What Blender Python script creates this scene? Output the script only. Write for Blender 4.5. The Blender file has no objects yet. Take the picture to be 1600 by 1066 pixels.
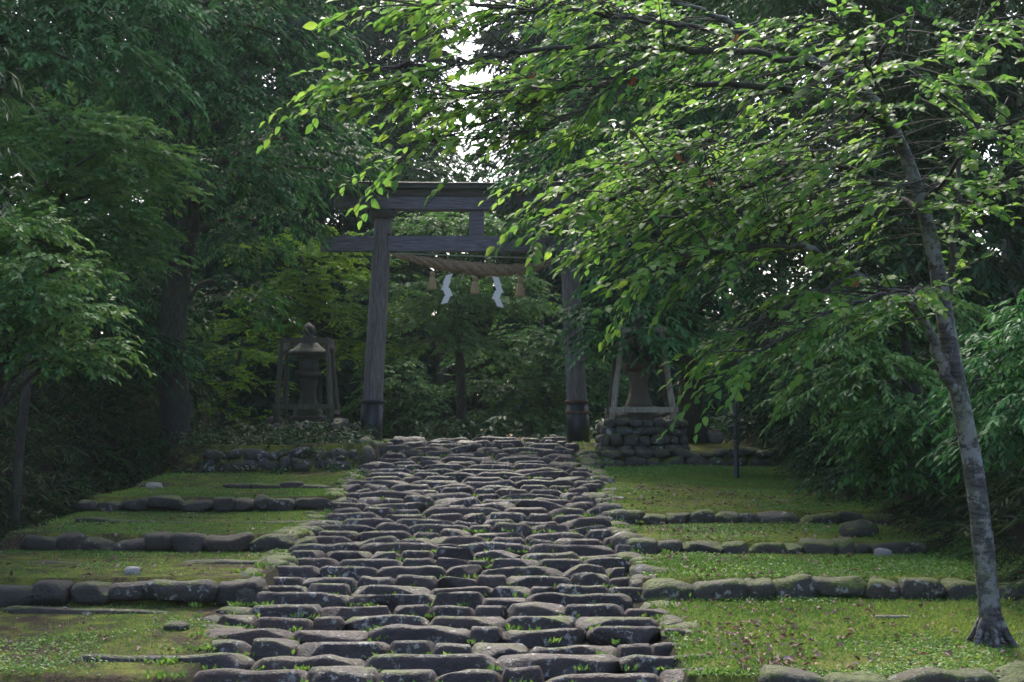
import bpy, math, random
import numpy as np
from mathutils import Vector, Matrix

# ------------------------------------------------------------------ camera, sky, sun, exposure
sc = bpy.context.scene
C = sc.collection
F = 2222.0
PITCH = math.radians(3.79)
CAMZ = 1.7
cam_d = bpy.data.cameras.new('camera')
cam_d.lens = 50.0; cam_d.sensor_width = 36.0
cam_d.clip_start = 0.05; cam_d.clip_end = 2000
cam_d.dof.use_dof = True; cam_d.dof.focus_distance = 10.5; cam_d.dof.aperture_fstop = 6.3
cam = bpy.data.objects.new('camera', cam_d); C.objects.link(cam)
cam.location = (0, 0, CAMZ); cam.rotation_euler = (math.pi/2 + PITCH, 0, 0)
sc.camera = cam

SUN_EL, SUN_AZ = math.radians(50), math.radians(-6)
w = bpy.data.worlds.new('World'); sc.world = w; w.use_nodes = True
nt = w.node_tree; nt.nodes.clear()
sky = nt.nodes.new('ShaderNodeTexSky'); sky.sky_type = 'NISHITA'; sky.sun_disc = False
sky.sun_elevation = SUN_EL; sky.sun_rotation = SUN_AZ
sky.air_density = 1.0; sky.dust_density = 4.0; sky.ozone_density = 1.0
bg = nt.nodes.new('ShaderNodeBackground'); bg.inputs['Strength'].default_value = 0.13
wo = nt.nodes.new('ShaderNodeOutputWorld')
nt.links.new(sky.outputs[0], bg.inputs[0]); nt.links.new(bg.outputs[0], wo.inputs[0])

sl = bpy.data.lights.new('sun', 'SUN'); sl.energy = 1.5; sl.angle = math.radians(14); sl.color = (1, .94, .84)
sun = bpy.data.objects.new('sun', sl); C.objects.link(sun)
sd = Vector((math.sin(SUN_AZ)*math.cos(SUN_EL), math.cos(SUN_AZ)*math.cos(SUN_EL), math.sin(SUN_EL)))
sun.rotation_euler = sd.to_track_quat('Z', 'Y').to_euler(); sun.location = sd*60

vs = sc.view_settings
vs.view_transform = 'Standard'; vs.look = 'None'; vs.gamma = 1.0; vs.exposure = 1.92
cy = sc.cycles
cy.max_bounces = 6; cy.diffuse_bounces = 3; cy.glossy_bounces = 2; cy.transmission_bounces = 4; cy.volume_bounces = 1
cy.transparent_max_bounces = 4; cy.use_denoising = True; cy.sample_clamp_indirect = 6
cy.caustics_reflective = False; cy.caustics_refractive = False

# ------------------------------------------------------------------ helpers
RNG = np.random.default_rng(7)
random.seed(7)
def P(px, py, Y):
    """the point at depth Y (metres ahead) that the photograph shows at a pixel"""
    u = (px-800)/F; v = (533-py)/F
    d = np.array([u, math.cos(PITCH)-v*math.sin(PITCH), math.sin(PITCH)+v*math.cos(PITCH)])
    return np.array([0, 0, CAMZ]) + d*(Y/d[1])
def unit(a): return a/np.maximum(np.linalg.norm(a, axis=-1, keepdims=True), 1e-9)

def empty(name, loc, label=None, cat=None, group=None, kind=None):
    o = bpy.data.objects.new(name, None); C.objects.link(o)
    o.location = tuple(float(v) for v in loc); o.empty_display_size = .2
    tag(o, label, cat, group, kind); return o
def tag(o, label=None, cat=None, group=None, kind=None):
    if label: o['label'] = label
    if cat: o['category'] = cat
    if group: o['group'] = group
    if kind: o['kind'] = kind
    return o
ROOTLOC = {}
def wloc(o):
    l = np.array(o.location)
    while o.parent: o = o.parent; l = l+np.array(o.location)
    return l
def link(name, mesh, mat, parent=None, loc=(0, 0, 0), rot=(0, 0, 0), kind=None):
    if mat is not None and len(mesh.materials) == 0: mesh.materials.append(mat)
    o = bpy.data.objects.new(name, mesh); C.objects.link(o)
    o.location = tuple(float(v) for v in loc); o.rotation_euler = rot
    if parent: o.parent = parent
    if kind: o['kind'] = kind
    return o
def wlink(name, V, Fc, mat, parent=None, smooth=True, kind=None):
    """world-space vertices -> object whose origin sits at its parent (or at the bottom centre when top-level)"""
    V = np.asarray(V, float)
    org = wloc(parent) if parent else np.array([(V[:, 0].min()+V[:, 0].max())/2, (V[:, 1].min()+V[:, 1].max())/2, V[:, 2].min()])
    me = pymesh(name, V-org, Fc, smooth)
    return link(name, me, mat, parent, (0, 0, 0) if parent else org, kind=kind)
def pymesh(name, V, Fc, smooth=True):
    me = bpy.data.meshes.new(name); me.from_pydata(np.asarray(V, float).tolist(), [], [list(map(int, f)) for f in Fc])
    if smooth: me.shade_smooth()
    me.update(); return me
def trimesh(name, V, T, attr=None):
    """fast numpy triangle mesh with a per-vertex float attribute"""
    me = bpy.data.meshes.new(name)
    me.vertices.add(len(V)); me.vertices.foreach_set('co', np.ascontiguousarray(V, np.float32).ravel())
    me.loops.add(T.size); me.loops.foreach_set('vertex_index', np.ascontiguousarray(T, np.int32).ravel())
    me.polygons.add(len(T)); me.polygons.foreach_set('loop_start', np.arange(0, T.size, 3, dtype=np.int32))
    me.update(calc_edges=True)
    if attr is not None:
        a = me.attributes.new('tint', 'FLOAT', 'POINT'); a.data.foreach_set('value', np.ascontiguousarray(attr, np.float32))
    return me

def box(x0, x1, y0, y1, z0, z1, bev=0.0, jit=0.0):
    V = []; b = bev
    for z, s in ((z0, b), (z0+b, 0), (z1-b, 0), (z1, b)) if b else ((z0, 0), (z1, 0)):
        V += [(x0+s, y0+s, z), (x1-s, y0+s, z), (x1-s, y1-s, z), (x0+s, y1-s, z)]
    n = len(V)//4; Fc = [(3, 2, 1, 0), tuple(4*(n-1)+k for k in range(4))]
    for r in range(n-1):
        for k in range(4):
            Fc.append((4*r+k, 4*r+(k+1) % 4, 4*r+4+(k+1) % 4, 4*r+4+k))
    return np.array(V, float), Fc
def beam(a, b, w, h, up=(0, 0, 1), ends=0.0):
    """rectangular timber from a to b"""
    a = np.array(a, float); b = np.array(b, float); d = unit(b-a); s = unit(np.cross(d, np.array(up, float))); t = np.cross(s, d)
    V = []
    for p in (a, b):
        for i, j in ((-1, -1), (1, -1), (1, 1), (-1, 1)): V.append(p+s*i*w/2+t*j*h/2)
    return np.array(V), [(0, 1, 2, 3), (7, 6, 5, 4), (1, 0, 4, 5), (2, 1, 5, 6), (3, 2, 6, 7), (0, 3, 7, 4)]
def tube(pts, radii, n=8, rough=0.0, seed=0):
    pts = np.asarray(pts, float); radii = np.broadcast_to(np.asarray(radii, float), (len(pts),))
    tan = np.gradient(pts, axis=0); tan = unit(tan)
    ref = np.array([0.31, 0.83, 0.13]) if abs(tan[0][2]) > .7 else np.array([0, 0, 1.0])
    s = unit(np.cross(tan, ref)); t = np.cross(s, tan)
    r = np.random.default_rng(seed)
    ang = np.linspace(0, 2*np.pi, n, endpoint=False)
    rr = radii[:, None]*(1+rough*r.normal(size=(len(pts), n)))
    V = pts[:, None]+rr[..., None]*(np.cos(ang)[None, :, None]*s[:, None]+np.sin(ang)[None, :, None]*t[:, None])
    V = V.reshape(-1, 3); Fc = []
    for i in range(len(pts)-1):
        for k in range(n):
            Fc.append((i*n+k, i*n+(k+1) % n, (i+1)*n+(k+1) % n, (i+1)*n+k))
    Fc.append(tuple(range(n-1, -1, -1))); Fc.append(tuple((len(pts)-1)*n+k for k in range(n)))
    return V, Fc
def smooth_path(pts, k=6):
    """Catmull-Rom through control points"""
    p = np.asarray(pts, float); p = np.vstack([2*p[0]-p[1], p, 2*p[-1]-p[-2]]); out = []
    for i in range(1, len(p)-2):
        for t in np.linspace(0, 1, k, endpoint=False):
            a, b, c, d = p[i-1], p[i], p[i+1], p[i+2]
            out.append(.5*((2*b)+(-a+c)*t+(2*a-5*b+4*c-d)*t*t+(-a+3*b-3*c+d)*t**3))
    out.append(p[-2]); return np.array(out)
def lathe(profile, n=24, square=0.0, cx=0, cy=0, rot=0.0):
    """profile [(r, z)]; square>0 pulls the section to a rounded square"""
    V = []; Fc = []
    for r, z in profile:
        for k in range(n):
            a = 2*math.pi*k/n+math.pi/n
            c, s = math.cos(a), math.sin(a)
            q = 1.0
            if square: q = 1/((abs(c)**square+abs(s)**square)**(1/square))
            x, y = r*c*q, r*s*q
            V.append((cx+x*math.cos(rot)-y*math.sin(rot), cy+x*math.sin(rot)+y*math.cos(rot), z))
    for i in range(len(profile)-1):
        for k in range(n): Fc.append((i*n+k, i*n+(k+1) % n, (i+1)*n+(k+1) % n, (i+1)*n+k))
    Fc.append(tuple(range(n-1, -1, -1))); Fc.append(tuple((len(profile)-1)*n+k for k in range(n)))
    return np.array(V), Fc
def join(parts):
    V = []; Fc = []; o = 0
    for v, f in parts:
        V.append(v); Fc += [tuple(i+o for i in q) for q in f]; o += len(v)
    return np.vstack(V), Fc
_K = RNG.normal(size=(3, 14, 3)); _PH = RNG.uniform(0, 6.28, (3, 14))
def snoise(p, freq=1.0, seed=0):
    """cheap smooth noise in about [-1, 1]: a sum of random sines"""
    p = np.asarray(p, float)*freq; o = np.zeros(p.shape[:-1]); j = seed % 3
    for k in range(14): o = o+np.sin(p@(_K[j, k]*(1+.35*k/14*2))+_PH[j, k]+seed*1.7*(k+1))
    return o/4.2

# ------------------------------------------------------------------ materials
def newmat(name):
    m = bpy.data.materials.new(name); m.use_nodes = True
    n = m.node_tree.nodes; n.clear()
    return m, m.node_tree, n, m.node_tree.links
def ramp(n, stops):
    r = n.new('ShaderNodeValToRGB'); e = r.color_ramp.elements
    while len(e) > 1: e.remove(e[-1])
    e[0].position, e[0].color = stops[0][0], (*stops[0][1], 1)
    for p, c in stops[1:]:
        q = e.new(p); q.color = (*c, 1)
    return r
def noise(n, l, vec, scale, detail=5, rough=.6):
    t = n.new('ShaderNodeTexNoise'); t.inputs['Scale'].default_value = scale; t.inputs['Detail'].default_value = detail
    t.inputs['Roughness'].default_value = rough
    if vec is not None: l.new(vec, t.inputs['Vector'])
    return t
def mixc(n, l, fac, a, b):
    m = n.new('ShaderNodeMix'); m.data_type = 'RGBA'
    if hasattr(fac, 'node'): l.new(fac, m.inputs[0])
    else: m.inputs[0].default_value = fac
    for s, v in ((6, a), (7, b)):
        if hasattr(v, 'node'): l.new(v, m.inputs[s])
        else: m.inputs[s].default_value = (*v, 1)
    return m.outputs[2]
def math_(n, l, op, a, b=None):
    m = n.new('ShaderNodeMath'); m.operation = op
    for i, v in ((0, a), (1, b)):
        if v is None: continue
        if hasattr(v, 'node'): l.new(v, m.inputs[i])
        else: m.inputs[i].default_value = v
    return m.outputs[0]
def smap(n, l, v, lo, hi):
    m = n.new('ShaderNodeMapRange'); m.interpolation_type = 'SMOOTHSTEP'
    l.new(v, m.inputs[0]); m.inputs[1].default_value = lo; m.inputs[2].default_value = hi
    return m.outputs[0]

def leaf_mat(name, dark, mid, light, trans=.3, rough=.42, spec=.4, by_object=False, tcol=None):
    m, t, n, l = newmat(name)
    if by_object:
        src = n.new('ShaderNodeObjectInfo').outputs['Random']
    else:
        a = n.new('ShaderNodeAttribute'); a.attribute_name = 'tint'; src = a.outputs['Fac']
    r = ramp(n, [(0, dark), (.5, mid), (1, light)]); l.new(src, r.inputs[0])
    b = n.new('ShaderNodeBsdfPrincipled'); l.new(r.outputs[0], b.inputs['Base Color'])
    b.inputs['Roughness'].default_value = rough; b.inputs['Specular IOR Level'].default_value = spec
    tr = n.new('ShaderNodeBsdfTranslucent')
    h = n.new('ShaderNodeHueSaturation'); h.inputs['Hue'].default_value = .475; h.inputs['Saturation'].default_value = 1.1; h.inputs['Value'].default_value = 1.6
    l.new(r.outputs[0], h.inputs['Color']); l.new(h.outputs[0], tr.inputs[0])
    mx = n.new('ShaderNodeMixShader'); mx.inputs[0].default_value = trans
    l.new(b.outputs[0], mx.inputs[1]); l.new(tr.outputs[0], mx.inputs[2])
    o = n.new('ShaderNodeOutputMaterial'); l.new(mx.outputs[0], o.inputs[0])
    return m

def stone_mat(name, base, dark, moss=.3, lichen=.3, mossc=(.075, .105, .014), rough=.62, lscale=13):
    m, t, n, l = newmat(name)
    g = n.new('ShaderNodeNewGeometry'); pos = g.outputs['Position']
    oi = n.new('ShaderNodeObjectInfo')
    n1 = noise(n, l, pos, 3.5, 6); n2 = noise(n, l, pos, 26, 6, .7); n3 = noise(n, l, pos, 1.1, 3); n4 = noise(n, l, pos, 9, 5, .65)
    c = mixc(n, l, smap(n, l, n1.outputs[0], .35, .65), dark, base)
    c = mixc(n, l, math_(n, l, 'MULTIPLY', oi.outputs['Random'], .45), c, tuple(min(1, v*1.5) for v in base))
    r2 = math_(n, l, 'FRACT', math_(n, l, 'MULTIPLY', oi.outputs['Random'], 7.31))
    c = mixc(n, l, math_(n, l, 'MULTIPLY', smap(n, l, r2, .45, 1.0), .6), c, (base[0]*1.35, base[1]*1.05, base[2]*.8))
    c = mixc(n, l, math_(n, l, 'MULTIPLY', n2.outputs[0], .35), c, tuple(v*.4 for v in dark))
    n6 = noise(n, l, pos, 70, 4, .7)
    c = mixc(n, l, math_(n, l, 'MULTIPLY', smap(n, l, n6.outputs[0], .5, .7), .22), c, tuple(min(1, v*2.2) for v in base))
    # lichen: hard pale patches
    v = n.new('ShaderNodeTexNoise'); v.inputs['Scale'].default_value = lscale; v.inputs['Detail'].default_value = 7; v.inputs['Roughness'].default_value = .72
    l.new(pos, v.inputs['Vector'])
    lf = math_(n, l, 'MULTIPLY', smap(n, l, v.outputs[0], .56, .62), smap(n, l, n3.outputs[0], .62-.3*lichen, .75-.3*lichen))
    c = mixc(n, l, math_(n, l, 'MULTIPLY', lf, .85), c, (.36, .36, .34))
    # moss on upward faces
    sx = n.new('ShaderNodeSeparateXYZ'); l.new(g.outputs['Normal'], sx.inputs[0])
    up = smap(n, l, math_(n, l, 'ADD', sx.outputs[2], math_(n, l, 'MULTIPLY', math_(n, l, 'SUBTRACT', n4.outputs[0], .5), 1.7)), 1.08-1.1*moss, 1.26-1.1*moss)
    mf = math_(n, l, 'MULTIPLY', up, smap(n, l, noise(n, l, pos, 2.2, 4).outputs[0], .62-.35*moss, .78-.35*moss))
    n7 = noise(n, l, pos, 110, 3, .6)
    mc = mixc(n, l, smap(n, l, math_(n, l, 'ADD', math_(n, l, 'MULTIPLY', n2.outputs[0], .5), math_(n, l, 'MULTIPLY', n7.outputs[0], .5)), .38, .62), tuple(v_*.3 for v_ in mossc), tuple(v_*1.5 for v_ in mossc))
    c = mixc(n, l, mf, c, mc)
    b = n.new('ShaderNodeBsdfPrincipled'); l.new(c, b.inputs['Base Color'])
    rr = n.new('ShaderNodeMapRange'); l.new(n1.outputs[0], rr.inputs[0]); rr.inputs[3].default_value = rough-.15; rr.inputs[4].default_value = rough+.2
    l.new(rr.outputs[0], b.inputs['Roughness']); b.inputs['Specular IOR Level'].default_value = .5
    bp = n.new('ShaderNodeBump'); bp.inputs['Strength'].default_value = .9; bp.inputs['Distance'].default_value = .045
    hgt = math_(n, l, 'ADD', math_(n, l, 'ADD', math_(n, l, 'MULTIPLY', n2.outputs[0], .7), n4.outputs[0]), math_(n, l, 'MULTIPLY', n7.outputs[0], .25))
    l.new(hgt, bp.inputs['Height']); l.new(bp.outputs[0], b.inputs['Normal'])
    o = n.new('ShaderNodeOutputMaterial'); l.new(b.outputs[0], o.inputs[0])
    return m

def wood_mat(name, a, bcol, scale=(1, 1, 1), pale=None, green=0.0, rough=.75):
    m, t, n, l = newmat(name)
    g = n.new('ShaderNodeNewGeometry'); mp = n.new('ShaderNodeMapping'); l.new(g.outputs['Position'], mp.inputs[0])
    mp.inputs['Scale'].default_value = scale
    n1 = noise(n, l, mp.outputs[0], 6, 8, .7); n2 = noise(n, l, g.outputs['Position'], 2.5, 4)
    c = mixc(n, l, smap(n, l, n1.outputs[0], .35, .68), a, bcol)
    if pale:
        n5 = noise(n, l, mp.outputs[0], 9, 7, .75)
        c = mixc(n, l, math_(n, l, 'MULTIPLY', smap(n, l, n5.outputs[0], .6, .66), .7), c, pale)
    if green: c = mixc(n, l, math_(n, l, 'MULTIPLY', smap(n, l, n2.outputs[0], .45, .7), green), c, (.06, .09, .035))
    b = n.new('ShaderNodeBsdfPrincipled'); l.new(c, b.inputs['Base Color']); b.inputs['Roughness'].default_value = rough
    bp = n.new('ShaderNodeBump'); bp.inputs['Strength'].default_value = .5; bp.inputs['Distance'].default_value = .02
    l.new(n1.outputs[0], bp.inputs['Height']); l.new(bp.outputs[0], b.inputs['Normal'])
    o = n.new('ShaderNodeOutputMaterial'); l.new(b.outputs[0], o.inputs[0])
    return m
def plain_mat(name, col, rough=.6, metal=0.0, var=.25, scale=12):
    m, t, n, l = newmat(name)
    g = n.new('ShaderNodeNewGeometry'); n1 = noise(n, l, g.outputs['Position'], scale, 6, .65)
    c = mixc(n, l, n1.outputs[0], tuple(v*(1-var) for v in col), tuple(min(1, v*(1+var)) for v in col))
    b = n.new('ShaderNodeBsdfPrincipled'); l.new(c, b.inputs['Base Color']); b.inputs['Roughness'].default_value = rough; b.inputs['Metallic'].default_value = metal
    bp = n.new('ShaderNodeBump'); bp.inputs['Strength'].default_value = .25; bp.inputs['Distance'].default_value = .01
    l.new(n1.outputs[0], bp.inputs['Height']); l.new(bp.outputs[0], b.inputs['Normal'])
    o = n.new('ShaderNodeOutputMaterial'); l.new(b.outputs[0], o.inputs[0])
    return m

M = {}
M['stair'] = stone_mat('stair_stone', (.052, .038, .041), (.019, .0138, .0152), moss=.4, lichen=.75, rough=.52)
M['wallstone'] = stone_mat('wall_stone', (.062, .055, .048), (.025, .022, .019), moss=.7, lichen=.85)
M['wallstone_left'] = stone_mat('wall_stone_brown', (.05, .041, .036), (.021, .017, .015), moss=.52, lichen=.5)
M['rubble'] = stone_mat('rubble_stone', (.07, .066, .062), (.025, .023, .022), moss=.5, lichen=1.2, lscale=6)
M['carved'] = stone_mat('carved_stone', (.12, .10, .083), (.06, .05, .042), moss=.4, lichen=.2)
M['mossy'] = stone_mat('mossy_shaded_stone', (.042, .035, .028), (.02, .017, .014), moss=.7, lichen=.0, mossc=(.03, .038, .012))  # mossy carved stone, with the left lantern's shade put into a darker colour
M['pale'] = stone_mat('pale_stone', (.38, .36, .34), (.25, .235, .22), moss=.1, lichen=.2)
M['torii'] = wood_mat('weathered_wood', (.07, .058, .058), (.185, .16, .17), (8, 8, .5), pale=(.25, .23, .26), green=.35)
M['beam'] = wood_mat('weathered_beam', (.085, .072, .09), (.21, .185, .24), (.5, 8, 8), pale=(.36, .34, .42))
M['beam_dark'] = wood_mat('dark_beam', (.035, .03, .03), (.085, .072, .07), (.5, 8, 8))
M['roofcap'] = plain_mat('roof_sheet', (.075, .07, .075), .45, .3)
M['sleeve'] = plain_mat('dark_metal', (.02, .02, .026), .42, .3)
M['rust'] = plain_mat('rusted_band', (.09, .045, .03), .6, .4)
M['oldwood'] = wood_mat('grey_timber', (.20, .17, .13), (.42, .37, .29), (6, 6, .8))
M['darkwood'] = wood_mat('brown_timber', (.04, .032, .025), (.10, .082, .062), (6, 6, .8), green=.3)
M['rope'] = wood_mat('straw_rope', (.16, .10, .06), (.34, .23, .145), (5, 5, 5), rough=.9)
M['straw'] = wood_mat('straw', (.26, .17, .09), (.48, .34, .19), (14, 14, 1), rough=.9)
M['paper'] = plain_mat('white_paper', (.84, .82, .82), .8, 0, .04)
M['bamboo'] = plain_mat('green_bamboo', (.22, .25, .15), .45, 0, .2)
M['bark'] = wood_mat('dark_bark', (.018, .015, .013), (.055, .046, .04), (5, 5, 1.2), green=.25, rough=.9)

def cherry_bark():
    m, t, n, l = newmat('cherry_bark')
    g = n.new('ShaderNodeNewGeometry'); pos = g.outputs['Position']
    mp = n.new('ShaderNodeMapping'); l.new(pos, mp.inputs[0]); mp.inputs['Scale'].default_value = (2, 2, 9)
    n1 = noise(n, l, mp.outputs[0], 5, 7, .7); n2 = noise(n, l, pos, 8, 6, .7); n3 = noise(n, l, pos, 3, 4); n4 = noise(n, l, pos, 30, 5)
    c = mixc(n, l, smap(n, l, n1.outputs[0], .4, .62), (.022, .019, .019), (.08, .07, .07))
    c = mixc(n, l, math_(n, l, 'MULTIPLY', smap(n, l, n2.outputs[0], .5, .58), .85), c, (.21, .205, .21))
    c = mixc(n, l, math_(n, l, 'MULTIPLY', math_(n, l, 'MULTIPLY', smap(n, l, n3.outputs[0], .48, .6), smap(n, l, n4.outputs[0], .42, .55)), .8), c, (.13, .15, .095))
    b = n.new('ShaderNodeBsdfPrincipled'); l.new(c, b.inputs['Base Color']); b.inputs['Roughness'].default_value = .7
    bp = n.new('ShaderNodeBump'); bp.inputs['Strength'].default_value = .7; bp.inputs['Distance'].default_value = .012
    l.new(math_(n, l, 'ADD', n1.outputs[0], n4.outputs[0]), bp.inputs['Height']); l.new(bp.outputs[0], b.inputs['Normal'])
    o = n.new('ShaderNodeOutputMaterial'); l.new(b.outputs[0], o.inputs[0]); return m
M['cherry_bark'] = cherry_bark()

def ground_mat():
    m, t, n, l = newmat('mossy_ground')
    g = n.new('ShaderNodeNewGeometry'); pos = g.outputs['Position']
    n1 = noise(n, l, pos, .9, 5, .6); n2 = noise(n, l, pos, 4, 6, .65); n3 = noise(n, l, pos, 30, 6, .7); n4 = noise(n, l, pos, 90, 3)
    sp = n.new('ShaderNodeSeparateXYZ'); l.new(pos, sp.inputs[0])
    fine = noise(n, l, pos, 140, 4, .7)
    moss = mixc(n, l, smap(n, l, math_(n, l, 'ADD', math_(n, l, 'MULTIPLY', n2.outputs[0], .45), math_(n, l, 'MULTIPLY', fine.outputs[0], .55)), .36, .64), (.05, .072, .012), (.21, .225, .04))
    dirt = mixc(n, l, smap(n, l, math_(n, l, 'ADD', math_(n, l, 'MULTIPLY', n3.outputs[0], .5), math_(n, l, 'MULTIPLY', fine.outputs[0], .5)), .36, .66), (.022, .015, .011), (.125, .085, .055))
    # more bare soil on the left terraces
    side = smap(n, l, sp.outputs[0], -1.5, 1.5)
    th = math_(n, l, 'ADD', math_(n, l, 'MULTIPLY', n1.outputs[0], .5), math_(n, l, 'MULTIPLY', n2.outputs[0], .5))
    th = math_(n, l, 'ADD', th, math_(n, l, 'MULTIPLY', side, .10))
    c = mixc(n, l, smap(n, l, th, .42, .56), dirt, moss)
    # leaf litter colour outside the terraces (banks) and on the path joints
    ax = math_(n, l, 'ABSOLUTE', math_(n, l, 'ADD', sp.outputs[0], .7))
    c = mixc(n, l, smap(n, l, ax, 4.6, 5.2), c, mixc(n, l, n3.outputs[0], (.012, .010, .008), (.05, .038, .026)))
    c = mixc(n, l, math_(n, l, 'SUBTRACT', 1.0, smap(n, l, math_(n, l, 'ABSOLUTE', math_(n, l, 'ADD', sp.outputs[0], .5)), 1.62, 1.8)), c, mixc(n, l, n3.outputs[0], (.012, .010, .008), (.035, .034, .015)))
    b = n.new('ShaderNodeBsdfPrincipled'); l.new(c, b.inputs['Base Color']); b.inputs['Roughness'].default_value = .9; b.inputs['Specular IOR Level'].default_value = .2
    bp = n.new('ShaderNodeBump'); bp.inputs['Strength'].default_value = 1.0; bp.inputs['Distance'].default_value = .06
    l.new(math_(n, l, 'ADD', math_(n, l, 'MULTIPLY', n3.outputs[0], .7), math_(n, l, 'MULTIPLY', n4.outputs[0], .3)), bp.inputs['Height']); l.new(bp.outputs[0], b.inputs['Normal'])
    o = n.new('ShaderNodeOutputMaterial'); l.new(b.outputs[0], o.inputs[0]); return m
M['ground'] = ground_mat()
M['grass'] = leaf_mat('grass_blade', (.055, .125, .03), (.11, .22, .05), (.20, .30, .07), .3, .6, .2)
M['weed'] = leaf_mat('weed_leaf', (.05, .12, .028), (.10, .215, .048), (.18, .31, .07), .35, .5, .3)
M['litter'] = leaf_mat('fallen_leaf', (.07, .04, .03), (.20, .12, .105), (.34, .24, .23), .1, .7, .2)
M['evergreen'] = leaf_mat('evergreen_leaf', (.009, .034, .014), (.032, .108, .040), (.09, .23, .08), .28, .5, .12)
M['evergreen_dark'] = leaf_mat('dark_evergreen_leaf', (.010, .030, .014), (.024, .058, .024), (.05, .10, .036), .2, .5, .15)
M['maple'] = leaf_mat('maple_leaf', (.025, .075, .026), (.05, .13, .04), (.09, .19, .05), .38, .55, .12)
M['bright'] = leaf_mat('spring_leaf', (.05, .12, .02), (.09, .20, .03), (.15, .27, .04), .45, .55, .12)
M['cedar'] = leaf_mat('cedar_needle', (.010, .028, .017), (.020, .05, .030), (.040, .078, .042), .12, .7, .08)
M['shrub'] = leaf_mat('shrub_leaf', (.014, .05, .018), (.048, .126, .038), (.12, .235, .065), .3, .5, .14)
M['bamboo_leaf'] = leaf_mat('bamboo_leaf', (.012, .032, .016), (.028, .062, .025), (.07, .10, .04), .25, .5, .15)
M['cherry'] = leaf_mat('cherry_leaf', (.035, .105, .026), (.075, .185, .044), (.14, .25, .06), .55, .48, .14)
M['cherry_single'] = leaf_mat('cherry_leaf_near', (.04, .11, .026), (.08, .19, .042), (.15, .26, .055), .55, .48, .14, by_object=True)
M['red_leaf'] = leaf_mat('withered_leaf', (.09, .04, .02), (.12, .06, .025), (.14, .09, .04), .35, .5, .3, by_object=True)

# ------------------------------------------------------------------ the ground
LEFT = [(-40, 0), (8.9, 0), (9.25, .0), (9.4, .14), (12.05, .28), (12.2, .5), (13.2, .51), (14.6, .52), (14.75, .69), (16.1, .72), (17.5, .765), (17.65, .935),
        (19.75, .97), (19.9, 1.02), (21.95, 1.14), (22.15, 1.55), (30, 1.62), (45, 1.6), (60, .5), (120, -6), (900, -8)]
RIGHT = [(-40, 0), (8.9, 0), (9.25, .0), (9.4, .15), (12.35, .3), (12.5, .46), (14.55, .505), (14.7, .625), (16.5, .67), (16.65, .81), (23.45, 1.19), (23.65, 1.42), (26, 1.56), (30, 1.62), (45, 1.6), (60, .5), (120, -6), (900, -8)]
PATHP = [(-40, 0), (9.0, 0), (25.4, 1.555), (26, 1.585), (30, 1.62), (45, 1.6), (60, .5), (120, -6), (900, -8)]
def _ip(t, y): a = np.array(t); return np.interp(y, a[:, 0], a[:, 1])
PX0, PX1 = -2.12, 1.12
def gz(x, y):
    x = np.asarray(x, float); y = np.asarray(y, float)
    zl, zr, zp = _ip(LEFT, y), _ip(RIGHT, y), _ip(PATHP, y)
    zl = zl-.35*np.clip((-5.2-x)/.25, 0, 1)*np.clip((x+6.6)/.5, 0, 1)*np.clip((26-y)/4, 0, 1)
    z = np.where(x < PX0, zl, np.where(x > PX1, zr, zp-.04))
    b = np.clip(-5.9-x, 0, 6)*.5*np.clip((45-y)/12, 0, 1)
    z = z+b+np.clip(x-4.3, 0, 6)*.4*np.clip((45-y)/12, 0, 1)
    near = (np.abs(x) < 30) & (y < 60) & (y > -20)
    q = np.stack([x, y, 0*x], -1)
    return z+np.where(near, .012*snoise(q, 2.1, 1)+.012*snoise(q, .7, 2), 0)
def build_ground():
    xs = np.unique(np.concatenate([np.linspace(-900, -40, 6), np.linspace(-40, -8, 17), np.linspace(-8, 6, 180), np.linspace(6, 40, 18), np.linspace(40, 900, 6)]))
    ys = [np.linspace(-40, 8, 13), np.linspace(8, 26, 170), np.linspace(26, 60, 35), np.linspace(60, 900, 12)]
    ys = np.unique(np.concatenate(ys+[np.array([t[0] for t in LEFT+RIGHT if 8 < t[0] < 30])]))
    X, Y = np.meshgrid(xs, ys); Z = gz(X, Y)
    V = np.stack([X, Y, Z], -1).reshape(-1, 3); nx = len(xs)
    i = (np.arange(len(ys)-1)[:, None]*nx+np.arange(nx-1)[None]).ravel()
    T = np.concatenate([np.stack([i, i+1, i+nx+1], -1), np.stack([i, i+nx+1, i+nx], -1)])
    me = trimesh('ground', V, T); me.shade_smooth()
    tag(link('ground', me, M['ground']), kind='structure')
build_ground()

# ------------------------------------------------------------------ stones
_grid = {}
def cube_grid(a, b, c):
    if (a, b, c) in _grid: return _grid[(a, b, c)]
    idx = {}; V = []; Fc = []
    def vid(i, j, k):
        if (i, j, k) not in idx:
            idx[(i, j, k)] = len(V); V.append((2*i/a-1, 2*j/b-1, 2*k/c-1))
        return idx[(i, j, k)]
    for k, flip in ((0, 1), (c, 0)):
        for i in range(a):
            for j in range(b):
                q = [vid(i, j, k), vid(i+1, j, k), vid(i+1, j+1, k), vid(i, j+1, k)]; Fc.append(q[::-1] if flip else q)
    for j, flip in ((0, 0), (b, 1)):
        for i in range(a):
            for k in range(c):
                q = [vid(i, j, k), vid(i+1, j, k), vid(i+1, j, k+1), vid(i, j, k+1)]; Fc.append(q[::-1] if flip else q)
    for i, flip in ((0, 1), (a, 0)):
        for j in range(b):
            for k in range(c):
                q = [vid(i, j, k), vid(i, j+1, k), vid(i, j+1, k+1), vid(i, j, k+1)]; Fc.append(q[::-1] if flip else q)
    _grid[(a, b, c)] = (np.array(V), Fc); return _grid[(a, b, c)]
_sid = [0]
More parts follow.
